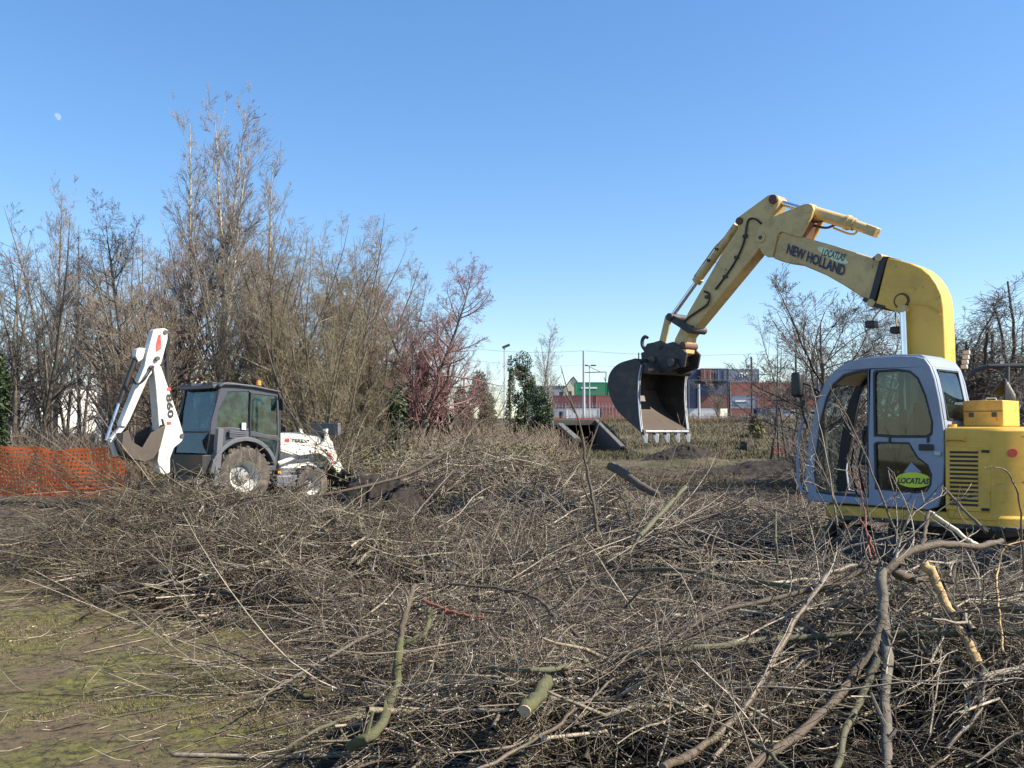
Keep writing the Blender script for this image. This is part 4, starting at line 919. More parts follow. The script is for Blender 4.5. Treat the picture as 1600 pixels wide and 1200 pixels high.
MB().cyl(q0, q0+Vector((math.cos(R(129)), math.sin(R(129)), 0))*.012, .045, n=20).build('reflector', M['redlet'], ex)
tb0 = E.hit(1492, 663, .62); tb1 = E.hit(1549, 663, .62)
# tool box on the hood
cx_ = -.42; MB().box((cx_, .42, 1.735+.15), (.42, .52, .29)).build('tool_box', M['yellow'], ex, .012)
b = MB()
for dx in (-.12, .12): b.box((cx_+dx, .685, 1.87), (.05, .012, .05))
b.build('latch', M['darkmetal'], ex); MB().box((cx_-.005, .684, 1.91), (.40, .006, .006)).build('lid_seam', M['black'], ex)
MB().tube([(cx_-.06, .42, 2.025), (cx_-.05, .42, 2.06), (cx_+.05, .42, 2.06), (cx_+.06, .42, 2.025)], .009, 6).build('box_handle', M['galv'], ex)
MB().cyl((-.18, .92, 1.73), (-.18, .92, 1.765), .05).build('filler_cap', M['yellow'], ex)
# cab
V = 1.10
OUT = [(1262, 783), (1257, 762), (1258, 738), (1262, 700), (1268, 660), (1277, 625), (1288, 599), (1303, 579), (1322, 566), (1350, 559.5), (1400, 556), (1430, 556.5), (1444, 560), (1453, 572), (1460, 592), (1467, 625), (1474, 670), (1475.5, 720), (1473, 765), (1466, 792), (1450, 797), (1360, 790)]
h1 = [(1275, 770), (1271, 738), (1275, 700), (1280, 660), (1290, 622), (1301, 600), (1318, 585), (1345, 578), (1356, 577), (1357, 778), (1300, 774)]
h2 = [(1366, 681), (1365, 583), (1368, 579), (1400, 577), (1422, 580), (1434, 590), (1446, 618), (1457, 660), (1456, 678), (1450, 683), (1400, 683)]
h3 = [(1366, 694), (1370, 691), (1420, 692), (1433, 714), (1450, 727), (1455, 740), (1454, 758), (1447, 768), (1430, 770), (1368, 764)]
def sm(L, k=3):
    P_ = [np.array(p, float) for p in L]; n = len(P_); o = []
    for i in range(n):
        a, b_, c_, d = P_[i-1], P_[i], P_[(i+1) % n], P_[(i+2) % n]
        for j in range(k):
            t = j/k; o.append(tuple(b_+(c_-b_)*t+.10*np.sin(math.pi*t)*((b_-a)-(d-c_))*.5))
    return o
o_ = E.hits(OUT, V); H1, H2, H3 = E.hits(h1, V), E.hits(h2, V), E.hits(h3, V)
CW = .88; y0 = V-CW
MB().plate(o_, V-.055, V, [H1, H2, H3]).build('cab_side', M['cab'], ex, .014)
MB().plate(o_, y0, y0+.05, [H1, E.hits([(1366, 681), (1365, 583), (1368, 579), (1400, 577), (1422, 580), (1434, 590), (1446, 618), (1457, 660), (1456, 678), (1450, 683), (1400, 683)], V)]).build('cab_side', M['cab'], ex, .01)
MB().plate(o_, y0+.052, y0+.062, [H1, H2]).plate(o_, V-.067, V-.057, [H1, H2, H3]).build('cab_lining', M['black'], ex)
def ring(poly, f_out, f_in):
    c_ = (sum(p[0] for p in poly)/len(poly), sum(p[1] for p in poly)/len(poly)); g = lambda k: [(c_[0]+(p[0]-c_[0])*k, c_[1]+(p[1]-c_[1])*k) for p in poly]; return g(f_out), g(f_in)
for Hh in (H2, H3):
    a_, b_ = ring(Hh, 1.015, .945); MB().plate(a_, V-.02, V+.006, [b_]).build('window_seal', M['black'], ex, .003)
    MB().plate(Hh, V-.03, V-.022).build('window_glass', M['glass'], ex)
a_, b_ = ring(H1, 1.0, .96); MB().plate([(p[0]*1, p[1]) for p in a_], V-.05, V-.01, [b_]).build('door_seal', M['black'], ex, .003)
MB().plate(E.hits([(1366, 681), (1365, 583), (1368, 579), (1400, 577), (1422, 580), (1434, 590), (1446, 618), (1457, 660), (1456, 678), (1450, 683), (1400, 683)], V), y0+.02, y0+.026).build('window_glass', M['glass'], ex)
roof = [tuple(q) for q in catmull(E.hits([(1290, 596), (1303, 579), (1322, 566), (1350, 559.5), (1400, 556), (1430, 556.5), (1444, 560), (1453, 572)], V), 4)]
MB().plate(thick(roof, .05), y0+.052, V-.057).build('roof', M['cab'], ex, .01)
MB().plate([(p[0], p[1]+.008) for p in E.hits([(1330, 564), (1350, 557), (1400, 553.5), (1430, 554), (1440, 559), (1330, 566)], V)], y0+.14, V-.14).build('roof_hatch', M['cab'], ex, .012)
fr_ = [tuple(q) for q in catmull(E.hits([(1261, 775), (1258, 738), (1262, 700), (1268, 660), (1277, 625), (1290, 596)], V), 4)]
MB().plate(thick(fr_, .008), y0+.052, V-.057).build('windscreen', M['clearglass'], ex)
rp = E.hits([(1453, 572), (1455, 577), (1460, 592), (1467, 625), (1471.5, 655), (1474, 670), (1475.5, 720), (1473, 765), (1466, 792)], V)
MB().plate(thick([tuple(q) for q in catmull(rp[4:], 3)], .04), y0+.052, V-.057).build('rear_panel', M['cab'], ex, .006)
for yy in (V-.057, y0+.15): MB().plate(thick([tuple(q) for q in catmull(rp[:5], 4)], .035), yy-.09, yy).build('rear_post', M['cab'], ex, .006)
MB().plate(thick([tuple(q) for q in catmull(rp[:2], 3)], .035), y0+.155, V-.15).build('rear_header', M['cab'], ex, .004)
MB().plate(thick([(p[0]+.004, p[1]) for p in [tuple(q) for q in catmull(rp[1:5], 4)]], .006), y0+.155, V-.15).build('rear_window', M['glass'], ex)
g0, g1 = rp[1], rp[4]
# seals round the rear window
b = MB()
for yy in (y0+.16, V-.155): b.bar((g0[0]-.006, yy, g0[1]), (g1[0]-.006, yy, g1[1]), .02, .02)
for g_ in (g0, g1): b.bar((g_[0]-.006, y0+.16, g_[1]), (g_[0]-.006, V-.155, g_[1]), .02, .02)
b.build('window_seal', M['black'], ex)
# cab interior
fz = E.hit(1350, 785, V)[1]
MB().box(((o_[0][0]+xr)/2, (V+y0)/2, fz+.03), (abs(o_[0][0]-xr)-.14, CW-.14, .06)).build('floor', M['black'], ex)
sx, sz = .50, fz+.45
seat = MB().box((sx, .6, sz), (.5, .48, .13)).box((sx-.26, .6, sz+.38), (.13, .46, .68)).box((sx-.26, .6, sz+.82), (.10, .26, .2)).box((sx, .6, sz-.22), (.4, .36, .34)).build('seat', M['seat'], ex, .04)
for yy in (.28, .92):
    MB().box((sx+.12, yy, sz+.08), (.5, .14, .2)).build('console', M['black'], ex, .03); MB().tube([(sx+.32, yy, sz+.16), (sx+.36, yy, sz+.3), (sx+.33, yy, sz+.4)], [.012, .012, .025], 8).build('joystick', M['black'], ex)
for yy in (.5, .7): MB().tube([(1.05, yy, fz+.05), (1.12, yy, fz+.4), (1.08, yy, fz+.62)], .012, 6).build('travel_lever', M['black'], ex)
MB().bar(E.P(1349, 580, .25), E.P(1318, 740, .25), .07, .05).build('front_pillar', M['black'], ex, .008)
MB().box((1.12, .2, fz+.75), (.12, .05, .3)).build('monitor', M['black'], ex, .01)
# door fittings, stickers
MB().box(E.P(1447, 699, 1.115), (.16, .02, .07)).build('door_lock', M['black'], ex, .006); MB().bar(E.P(1460, 708, 1.12), E.P(1470, 709, 1.12), .02, .05).build('door_handle', M['galv'], ex, .006)
for x_ in (1390, 1450): MB().bar(E.P(x_, 682, 1.112), E.P(x_, 692, 1.112), .015, .02).build('window_catch', M['black'], ex)
c0 = E.hit(1427, 750, 1.09); MB().plate(ellipse(c0, .20, .085), 1.083, 1.086).build('sticker', M['lime'], ex)
text_on(E, 1.092, 'LOCATLAS', (1402, 755), (1450, 756.5), (1404, 746), M['navy'], ex, off=.03)
MB().plate(E.hits([(1424, 722), (1440, 738), (1425, 741), (1412, 738)], 1.085), 1.082, 1.085).build('window_sticker', M['cab'], ex)
# handrail and mirror
MB().tube([E.P(x, y, 1.12) for x, y in catmull([(1262, 650), (1252, 664), (1247, 700), (1247, 745), (1252, 765), (1260, 770)], 4)], .018, 8).build('handrail', M['cab'], ex)
mz = E.P(1247, 601, 1.25)
MB().box(mz, (.13, .15, .31)).build('mirror', M['black'], ex, .035)
MB().tube([E.P(1283, 615, 1.08), E.P(1268, 603, 1.2), mz+Vector((-.03, 0, .03))], .013, 6).tube([mz+Vector((-.02, 0, -.05)), E.P(1253, 632, 1.2), E.P(1256, 650, 1.15), E.P(1262, 668, 1.1)], .013, 6).build('mirror_arm', M['black'], ex)
MB().cyl(E.P(1254, 625, 1.2), E.P(1254, 635, 1.2), .03).build('mirror_clamp', M['black'], ex)
# ---- boom
bw = .17
def EB(L, v=bw): return E.hits(L, v)
foot_b = EB([(1500, 680), (1432, 700)])
hook = EB([(1366, 475), (1370, 468), (1386, 403), (1400, 405), (1422, 411), (1440, 419), (1453, 430), (1463, 444), (1470, 460), (1473, 480), (1475, 520), (1479, 640), (1440, 650), (1424, 590), (1417, 556), (1413, 520), (1411, 497), (1400, 487), (1385, 482)])
MB().plate(hook, -bw, bw).build('boom_base', M['yellow'], ex, .018)
MB().plate(EB([(1222, 361), (1216, 366), (1207, 403), (1222, 409), (1250, 413), (1290, 430), (1318, 446), (1352, 468), (1358, 469), (1382, 405), (1367, 404), (1300, 383)]), -bw+.012, bw-.012).build('boom', M['boom'], ex, .018)
# neck between the two boom sections
MB().plate(EB([(1374, 400), (1368, 399), (1362, 404), (1374, 408), (1358, 468), (1350, 464), (1348, 470), (1366, 479), (1380, 484), (1384, 478), (1366, 473), (1386, 404), (1390, 401)]), -bw-.012, bw+.012).build('boom_flange', M['black'], ex, .008)
for x_, y_ in ((1372, 402), (1360, 473)): q0 = E.P(x_, y_, bw+.03); MB().cyl(q0, q0-Vector((0, 2*bw+.06, 0)), .05).build('boom_pin', M['boom'], ex, .006)
# head plates
for s_ in (-1, 1):
    MB().plate(EB([(1186, 355), (1200, 343), (1230, 330), (1256, 319.5), (1264, 318.5), (1270, 321), (1272, 327), (1268, 340), (1252, 371), (1240, 368), (1222, 362), (1216, 366), (1208, 402), (1200, 402), (1192, 396), (1185, 384), (1183, 370)]), s_*(bw+.018), s_*(bw-.025)).build('boom_head', M['boom'], ex, .008)
MB().plate(EB([(1250, 335), (1262, 345), (1252, 371), (1236, 366), (1240, 350)]), -.12, .12).build('cylinder_bracket', M['rust'], ex, .006)
q0 = E.P(1188, 371, bw+.035); MB().cyl(q0, q0-Vector((0, 2*bw+.07, 0)), .075, n=20).build('pivot_pin', M['boom'], ex, .008); MB().cyl(q0+Vector((0, .01, 0)), q0, .03, n=6).build('pin_bolt', M['darkmetal'], ex)
q0 = E.P(1261, 327, bw+.03); MB().cyl(q0, q0-Vector((0, 2*bw+.06, 0)), .05, n=16).build('pivot_pin', M['boom'], ex, .006)
q0 = E.P(1408, 470, bw+.02); MB().cyl(q0, q0-Vector((0, 2*bw+.04, 0)), .10, n=20).build('pivot_boss', M['rust'], ex, .01); MB().cyl(q0+Vector((0, .015, 0)), q0, .075, n=20).build('pivot_pin', M['yellow'], ex, .008)
# boom cylinder in front of the base
a0 = E.P(1410, 482, .27); a1 = E.P(1411, 640, .27); a1.x = a0.x-.02
for yy in (.25, -.25): MB().cyl((a0.x, yy, a0.z), (a1.x, yy, a1.z), .04, n=14).build('boom_rod', M['chrome'], ex)
MB().cyl((a0.x, -.3, a0.z), (a0.x, .3, a0.z), .05).build('cylinder_pin', M['boom'], ex)
# work lights under the boom
for (x_, y_, yy) in ((1362, 507, .12), (1401, 516, -.12)):
    p_ = E.P(x_, y_, yy); MB().box(p_, (.12, .15, .09)).build('work_light', M['black'], ex, .015)
    MB().tube([E.P(x_+1, y_-6, yy), E.P(x_+4 if x_ < 1380 else x_-1, y_-12, yy), E.P(x_+18 if x_ < 1380 else x_-2, y_-28, yy)], .012, 6).build('light_bracket', M['boom'], ex)
# cylinder on top (arm cylinder): rod forward, barrel back
va = 0
c0, c1, c2, c3 = E.P(1217, 316, 0), E.P(1262, 329, 0), E.P(1335, 351, 0), E.P(1371, 364, 0)
MB().cyl(c0, c0.lerp(c1, 1.1), .042, n=16).build('arm_rod', M['chrome'], ex)
MB().cyl(c1, c2, .085, n=20).cyl(c1, c1.lerp(c2, .12), .10, n=20).cyl(c1.lerp(c2, .82), c1.lerp(c2, .9), .10, n=20).build('arm_cylinder', M['boom'], ex, .006)
MB().cyl(c2, c3, .066, n=16).bar(c2.lerp(c3, .55), c3, .14, .12).build('cylinder_end', M['boom'], ex, .008)
b = MB(); b.tube([E.P(x, y, -.02) for x, y in catmull([(1252, 347), (1270, 352), (1290, 356), (1303, 352), (1322, 343)], 4)], .018, 6); b.tube([E.P(x, y, .03) for x, y in catmull([(1258, 345), (1280, 347), (1296, 341), (1305, 344)], 4)], .015, 6); b.build('hydraulic_hose', M['black'], ex)
MB().tube([E.P(x, y, .0) for x, y in catmull([(1302, 356), (1325, 365), (1336, 365), (1340, 358)], 4)], .016, 6).build('steel_pipe', M['yellow'], ex)
# ---- arm (stick)
aw = .125
stick = EB([(1150, 343), (1153, 339), (1198, 306), (1206, 303), (1213, 305), (1217, 311), (1214, 322), (1198, 350), (1194, 375), (1184, 392), (1074, 526), (1070, 552), (1058, 558), (1050, 548), (1054, 530), (1075, 488), (1130, 392), (1153, 357)], aw)
MB().plate(stick, -aw, aw).build('arm', M['boom'], ex, .014)
for (x_, y_, r_, ex_) in ((1207, 311, .065, .03), (1154, 345, .055, .03), (1066, 540, .06, .04), (1103, 464, .03, .02)): q0 = E.P(x_, y_, aw+ex_); MB().cyl(q0, q0-Vector((0, 2*aw+2*ex_, 0)), r_, n=18).build('pivot_pin', M['rust'], ex, .005)
b = MB()
pth = catmull([(1190, 350), (1180, 342), (1170, 343), (1166, 356), (1164, 370), (1158, 390), (1146, 413), (1133, 432), (1118, 452)], 5)
b.tube([E.P(x, y, aw+.02) for x, y in pth], .014, 6)
b.tube([E.P(x, y, aw+.03) for x, y in catmull([(1100, 455), (1108, 460), (1106, 474), (1092, 485), (1076, 496), (1064, 508)], 4)], .016, 6); b.build('hydraulic_hose', M['black'], ex)
b = MB()
for x_, y_ in ((1164, 369), (1151, 402), (1133, 432)): b.box(E.P(x_, y_, aw+.02), (.07, .03, .05))
b.build('hose_clamp', M['black'], ex, .004)
# bucket cylinder
d0, d1, d2 = E.P(1152, 352, 0), E.P(1088, 441, 0), E.P(1048, 497, 0)
off = Vector((.0, 0, 0))
MB().cyl(d0, d1, .062, n=18).cyl(d1, d1.lerp(d0, .08), .078, n=18).build('bucket_cylinder', M['boom'], ex, .005); MB().cyl(d1, d2, .036, n=14).build('bucket_rod', M['chrome'], ex)
MB().tube([d0+Vector((.06, .04, -.06)), d0.lerp(d1, .4)+Vector((.07, .05, .02)), d0.lerp(d1, .92)+Vector((.07, .04, .02))], .012, 6).build('steel_pipe', M['boom'], ex)
b = MB()
for t in (.42, .62): b.cyl(d0.lerp(d1, t)+Vector((0, .1, 0)), d0.lerp(d1, t)+Vector((.0, -.1, 0)), .022, n=8)
b.build('pipe_clamp', M['rust'], ex)
# links
for s_ in (-1, 1):
    MB().bar(E.P(1045, 494, s_*.15), E.P(1033, 545, s_*.15), .035, .12).build('tipping_link', M['boom'], ex, .008)
    MB().bar(E.P(1046, 495, s_*.17), E.P(1076, 514, s_*.17), .03, .11).build('guide_link', M['steel'], ex, .008)
MB().cyl(E.P(1045, 495, .21), E.P(1045, 495, .21)-Vector((0, .42, 0)), .06).cyl(E.P(1076, 514, .2), E.P(1076, 514, .2)-Vector((0, .4, 0)), .06).cyl(E.P(1033, 543, .19), E.P(1033, 543, .19)-Vector((0, .38, 0)), .05).build('link_pin', M['steel'], ex, .005)
# quick coupler with hook
for s_ in (-1, 1):
    MB().plate(E.hits([(1007, 545), (1012, 537), (1022, 535), (1032, 532), (1042, 537), (1052, 534), (1062, 540), (1074, 552), (1070, 574), (1050, 575), (1035, 578), (1008, 575)], .17), s_*.19, s_*.15).build('coupler_plate', M['steel'], ex, .008)
MB().plate(E.hits([(1010, 552), (1030, 545), (1060, 548), (1068, 560), (1066, 572), (1012, 574)], 0), -.15, .15).build('coupler_body', M['steel'], ex, .015)
MB().tube([E.P(x, y, .0) for x, y in catmull([(1009, 548), (1004, 540), (1004, 531), (1008, 526), (1012, 528)], 4)], [.03]*13+[.026]*4, 8).build('lifting_hook', M['steel'], ex)
# ---- bucket
bk = .60
top = (992, 561)
front = [(1003, 570), (999, 590), (998, 617), (1000, 650), (1003, 675)]
back = [(992, 561), (967, 569), (954, 582), (950, 598), (953, 617), (966, 642), (1003, 676)]
Bf = [tuple(q) for q in catmull(E.hits(front, bk), 4)]; Bb = [tuple(q) for q in catmull(E.hits(back, bk), 5)]
side = Bf+Bb[::-1][1:]
for s_ in (-1, 1):
    MB().plate(side, s_*bk, s_*(bk-.03)).build('bucket_side', M['steel'], ex, .004)
    MB().plate(thick([(p[0], p[1]) for p in Bf], .018), s_*(bk+.012), s_*(bk-.042)).build('side_cutter', M['galv'], ex, .004)
MB().plate(thick(Bb[:19], -.035), -bk+.032, bk-.032).build('bucket_shell', M['steel'], ex, .003)  # darker steel than the floor: the scoop's inner shade put into the colour
MB().plate(thick(Bb[18:], -.037), -bk+.032, bk-.032).build('bucket_floor', M['steelin'], ex, .003)
MB().plate(thick(Bb, .012), -bk+.004, bk-.004).build('bucket_skin', M['steel'], ex, .003)
q0 = E.P(1006, 575, bk-.03); MB().cyl(q0, q0-Vector((0, 2*bk-.06, 0)), .085, n=20).build('torque_tube', M['steel'], ex, .01)
p_ = Bf[-1]
for k in range(5):
    y = bk-.06-k*(2*bk-.12)/4; t0 = Vector((p_[0]+.015, y, p_[1]+.04)); t1 = Vector((p_[0]-.03, y, p_[1]-.17))
    MB().bar(t0, t0.lerp(t1, .45), .085, .06).build('tooth_holder', M['steel'], ex, .008); MB().cyl(t0.lerp(t1, .4), t1, .062, .024, 4).build('bucket_tooth', M['teeth'], ex, .004)
MB().bar((p_[0]+.0, -bk+.05, p_[1]+.01), (p_[0]+.0, bk-.05, p_[1]+.01), .07, .03).build('cutting_edge', M['galv'], ex, .005)
for s_ in (-1, 1): MB().plate([E.hit(1003, 574, .17), E.hit(1010, 556, .17), E.hit(1058, 560, .17), E.hit(1066, 574, .17), E.hit(1040, 584, .17)], s_*.24, s_*.20).build('bucket_ear', M['steel'], ex, .006)
for (x_, y_) in ((1048, 566), (1018, 562)): q0 = E.P(x_, y_, .28); MB().cyl(q0, q0-Vector((0, .56, 0)), .04, n=14).cyl(q0+Vector((0, .01, 0)), q0-Vector((0, .03, 0)), .065, n=14).build('bucket_pin', M['steelin'], ex, .004)
# hoses at the back of the boom and pipe along its side
b = MB()
for k in range(6):
    y = -.12+k*.05; b.tube([tuple(q) for q in catmull([(-.36-.02*k, y, 1.8), (-.46, y-.05, 1.98+.03*k), (-.44, y-.1, 2.14+.03*k), (-.31, y-.08, 2.12)], 4)], .018, 6)
b.build('hydraulic_hose', M['black'], ex)
q0 = E.hit(1503, 560, -.15); b = MB()
for k in range(4): b.box((q0[0], -.22-.03*k, q0[1]-.10+.06*k), (.07, .05, .05))
b.build('valve_block', M['galv'], ex, .006)
MB().tube([tuple(q) for q in catmull([E.P(1420, 474, bw+.012), E.P(1447, 478, bw+.012), E.P(1470, 492, bw+.012)], 5)], .008, 6).build('steel_pipe', M['yellow'], ex)
# lettering on the boom
text_on(E, bw+.004, 'NEW HOLLAND', (1228, 396), (1318, 432), (1231.5, 380), M['navy'], ex, off=.032)
c0 = E.hit(1301, 399, bw); ang = math.atan2(-(E.hit(1318, 432, bw)[1]-E.hit(1228, 396, bw)[1]), -(E.hit(1318, 432, bw)[0]-E.hit(1228, 396, bw)[0]))
el = [(c0[0]+x*math.cos(ang)+z*math.sin(ang), c0[1]-x*math.sin(-ang)*1+z*math.cos(ang)) for x, z in ellipse((0, 0), .235, .10)]
MB().plate(el, bw+.001-.012, bw+.002).build('sticker', M['mint'], ex)
text_on(E, bw+.006, 'LOCATLAS', (1283, 399), (1318, 408), (1287, 388), M['navy'], ex, off=.015)

# ================================================================ BRUSH
BEND = .085
def region_sample(n, px0, px1, Y0, Y1, power=1.0):
    Y = Y0+(Y1-Y0)*rng.uniform(0, 1, n)**power; px = rng.uniform(px0, px1, n); return (px-800)/F*Y, Y
def drape(P, lift):         # keep the sticks above the surface of the ground
    g = ground_h(P[..., 0], P[..., 1])+lift; P[..., 2] = np.maximum(P[..., 2], g); return P
def settle(P, cap=.12):      # the heap's weight presses its twigs down
    t = base_h(P[..., 0], P[..., 1])+pile_h(P[..., 0], P[..., 1])+cap; e_ = P[..., 2]-t; P[..., 2] = np.where(e_ > 0, t+e_*.45, P[..., 2]); return P
def brush(name, n, px0, px1, Y0, Y1, Lr, rr, mat, label, cat, seed, fill=1.0, incl=.35, tw=(7, 5), minr=.0016, power=1.0, az=None, extra=0, catkins=0, thr=.3):
    global rng
    rng = np.random.default_rng(seed); x, y = region_sample(n*2, px0, px1, Y0, Y1, power); m = pile_mask(x, y); keep = rng.uniform(0, 1, 2*n) < np.clip(m*1.2, 0, 1)
    keep &= (m > thr*rng.uniform(0, 1, 2*n)); x, y = x[keep][:n], y[keep][:n]; k = len(x)
    # the excavator and the loader stand clear of the sticks
    a_ = E.a; ex_ = (x-E.O.x)*math.cos(a_)+(y-E.O.y)*math.sin(a_); ey = -(x-E.O.x)*math.sin(a_)+(y-E.O.y)*math.cos(a_)
    lo = ~((np.abs(ex_) < 1.7) & (np.abs(ey) < 1.25)); pxx = 800+x/y*F; lo &= ~((pxx < 665) & (y > 12.1) & (y < 17.3)) & ~((pxx < 560) & (y > 12.1)); lo &= fbm(x*1.5+5, y*1.2, 3, 91)+rng.normal(0, .03, k) > -.015; x, y = x[lo], y[lo]; k = len(x)
    z = base_h(x, y)+pile_h(x, y)*(.35+.65*rng.uniform(0, 1, k)**.6)*fill+.03
    th = rng.uniform(0, 2*np.pi, k) if az is None else rng.normal(az, .6, k)+np.pi*(rng.uniform(0, 1, k) < .25)
    D = nrm(np.stack([np.cos(th), np.sin(th), rng.normal(.02, incl*.45, k)], -1)); L = rng.uniform(*Lr, k)*rng.uniform(.5, 1, k)
    P = grow(np.stack([x, y, z], -1)-D*L[:, None]*.4, D, L, 8, .13, -.015); P = settle(drape(P, .01))
    r0 = rng.uniform(rr[0], rr[1], k)*rng.uniform(.4, 1, k); Rr = r0[:, None]*np.linspace(1, .3, 8)[None]; Rr = np.maximum(Rr, minr)
    parts = [tubes(P, Rr, 5)]
    a, ra, la = spawn(P, Rr, tw[0], .1, 1, .6, .42, 6, .11, .015, .5, L, .25, minr=minr); a = settle(drape(a, .005)); parts.append(tubes(a, ra, 4))
    b, rb, lb = spawn(a, ra, tw[1], .15, 1, .6, .45, 4, .13, .01, .6, la, .25, minr=minr); b = drape(b, .004); parts.append(tubes(b, rb, 3))
    o = np_mesh(name, parts, M[mat]); tag(o, label, cat, kind='stuff')
    if catkins:
        S_ = np.concatenate([b[::2].reshape(-1, 3), a.reshape(-1, 3)]); S_ = S_[rng.integers(0, len(S_), catkins)]; clump = fbm(S_[:, 0]*1.3, S_[:, 1]*1.3, 3, 77) > .0; S_ = S_[clump]
        c = len(S_); d = nrm(rng.normal(0, 1, (c, 3))+[0, 0, .6]); l = rng.uniform(.009, .018, (c, 1)); Q = np.stack([S_, S_+d*l*.5, S_+d*l], 1); w_ = rng.uniform(.002, .0038, (c, 1))*np.array([[.3, 1, .2]])
        q = np_mesh('catkins', [tubes(Q, w_, 4)], M['catkin'], o); tag(q, 'silvery willow catkins on the cut twigs', kind='stuff')
    return o
brush('brush_pile', 860, 560, 1700, 4.5, 8.5, (1.2, 3.2), (.005, .016), 'twig', 'grey-brown cut willow branches heaped across the right foreground', 'brush pile', 101, tw=(6, 4), catkins=8000, az=.4)
brush('brush_pile', 1700, 380, 1700, 4.3, 8.5, (.6, 1.5), (.003, .009), 'twigol', 'fine dark twigs filling the foreground brush', 'brush pile', 102, fill=.8, incl=.25, tw=(5, 3), catkins=4000)
brush('brush_pile', 2100, 60, 1350, 8, 14.5, (1.2, 3.4), (.006, .018), 'twig', 'broad heap of cut branches in the middle of the picture', 'brush pile', 103, tw=(7, 3), minr=.0026, catkins=11000)
brush('brush_pile', 900, 100, 700, 9, 13, (1.5, 3.4), (.006, .016), 'twigol', 'olive-brown branches heaped in front of the backhoe loader', 'brush pile', 104, tw=(7, 4), minr=.0026, az=2.6)
brush('brush_pile', 1500, 480, 1350, 13.5, 23, (1.4, 3.4), (.010, .022), 'twig', 'higher brush heap beyond the dark earth heap', 'brush pile', 105, tw=(6, 3), minr=.004, incl=.45)
brush('brush_pile', 280, 700, 1700, 4.6, 8.5, (.8, 2.2), (.014, .026), 'palebranch', 'thicker pale grey branches lying criss-cross on the foreground brush', 'brush pile', 106, fill=1.25, tw=(6, 4), thr=.8)
brush('brush_pile', 480, 300, 1350, 8, 15, (.8, 2.4), (.014, .028), 'palebranch', 'thicker pale branches lying on the middle brush heap', 'brush pile', 107, fill=1.3, tw=(6, 3), minr=.003, thr=.8)
brush('brush_pile', 300, 680, 1250, 14, 22, (1.5, 3.4), (.016, .03), 'palebranch', 'thicker pale branches on the far brush heap', 'brush pile', 108, fill=1.3, tw=(5, 3), minr=.004, thr=.8)
# sprays of long whips sticking out
def spray(name, origin, n, az, spread, elev, L, r, mat, label, seed, tw=4, cat='branch spray', minr=.002):
    global rng
    rng = np.random.default_rng(seed); o0 = np.array(origin); th = rng.normal(az, spread, n); el = rng.normal(elev, .14, n)
    D = nrm(np.stack([np.cos(th)*np.cos(el), np.sin(th)*np.cos(el), np.sin(el)], -1)); Ls = L*rng.uniform(.5, 1, n)
    P = grow(o0+rng.normal(0, .22, (n, 3))*[1, 1, .6], D, Ls, 9, .05, -.02); P = drape(P, .01); Rr = np.maximum(np.tile(rad(r, r*.25, 9), (n, 1))*rng.uniform(.5, 1, (n, 1)), minr)
    a, ra, la = spawn(P, Rr, tw, .2, .95, .5, .3, 5, .09, .0, .5, Ls, .2, minr=minr); a = drape(a, .005)
    return tag(np_mesh(name, [tubes(P, Rr, 5), tubes(a, ra, 4)], M[mat]), label, cat)
def gp_(px, py, Y): q = at(px, py, Y); return (q.x, q.y, q.z)
spray('willow_whips', gp_(280, 800, 12.0), 34, math.pi*1.0, .22, .06, 3.4, .009, 'twigol', 'spray of long olive whips pointing left over the mud', 201, 5)
spray('willow_whips', gp_(250, 845, 11.2), 26, math.pi*1.03, .2, -.02, 3.0, .008, 'twigol', 'lower spray of olive whips trailing left onto the grass', 202, 5)
spray('willow_whips', gp_(230, 790, 13.2), 14, math.pi*.93, .2, .28, 2.6, .009, 'twig', 'upright pale whips in front of the orange netting', 203, 2)
spray('willow_whips', gp_(470, 1090, 5.8), 14, math.pi*1.0, .35, .03, 1.9, .007, 'twig', 'grey twig spray reaching left across the moss near the bottom', 204, 7)
spray('willow_whips', gp_(640, 1000, 7.0), 18, math.pi*1.08, .35, .02, 2.4, .009, 'twig', 'grey branch spray reaching left over the moss from the middle heap', 205, 6)
spray('willow_whips', gp_(400, 1190, 4.9), 10, math.pi*.2, .3, .05, 1.6, .007, 'twig', 'grey twigs at the bottom edge under the mossy limb', 206, 7)
spray('willow_whips', gp_(600, 760, 15.5), 26, 1.0, .9, .35, 2.4, .012, 'twig', 'bristling branches on top of the middle heap', 207, 5, minr=.003)
spray('willow_whips', gp_(540, 725, 17.5), 30, 1.6, 1.2, .6, 2.2, .012, 'twigol', 'bristling olive branches behind the dark earth heap', 208, 5, minr=.004)
spray('willow_whips', gp_(1000, 860, 9.5), 30, .5, .6, .25, 2.2, .010, 'twig', 'pale branches fanning up to the right in the centre', 209, 6)
spray('willow_whips', gp_(1380, 900, 5.6), 20, 1.2, .9, .75, 1.1, .006, 'twig', 'fan of upright budded twigs in front of the excavator cab', 210, 3)

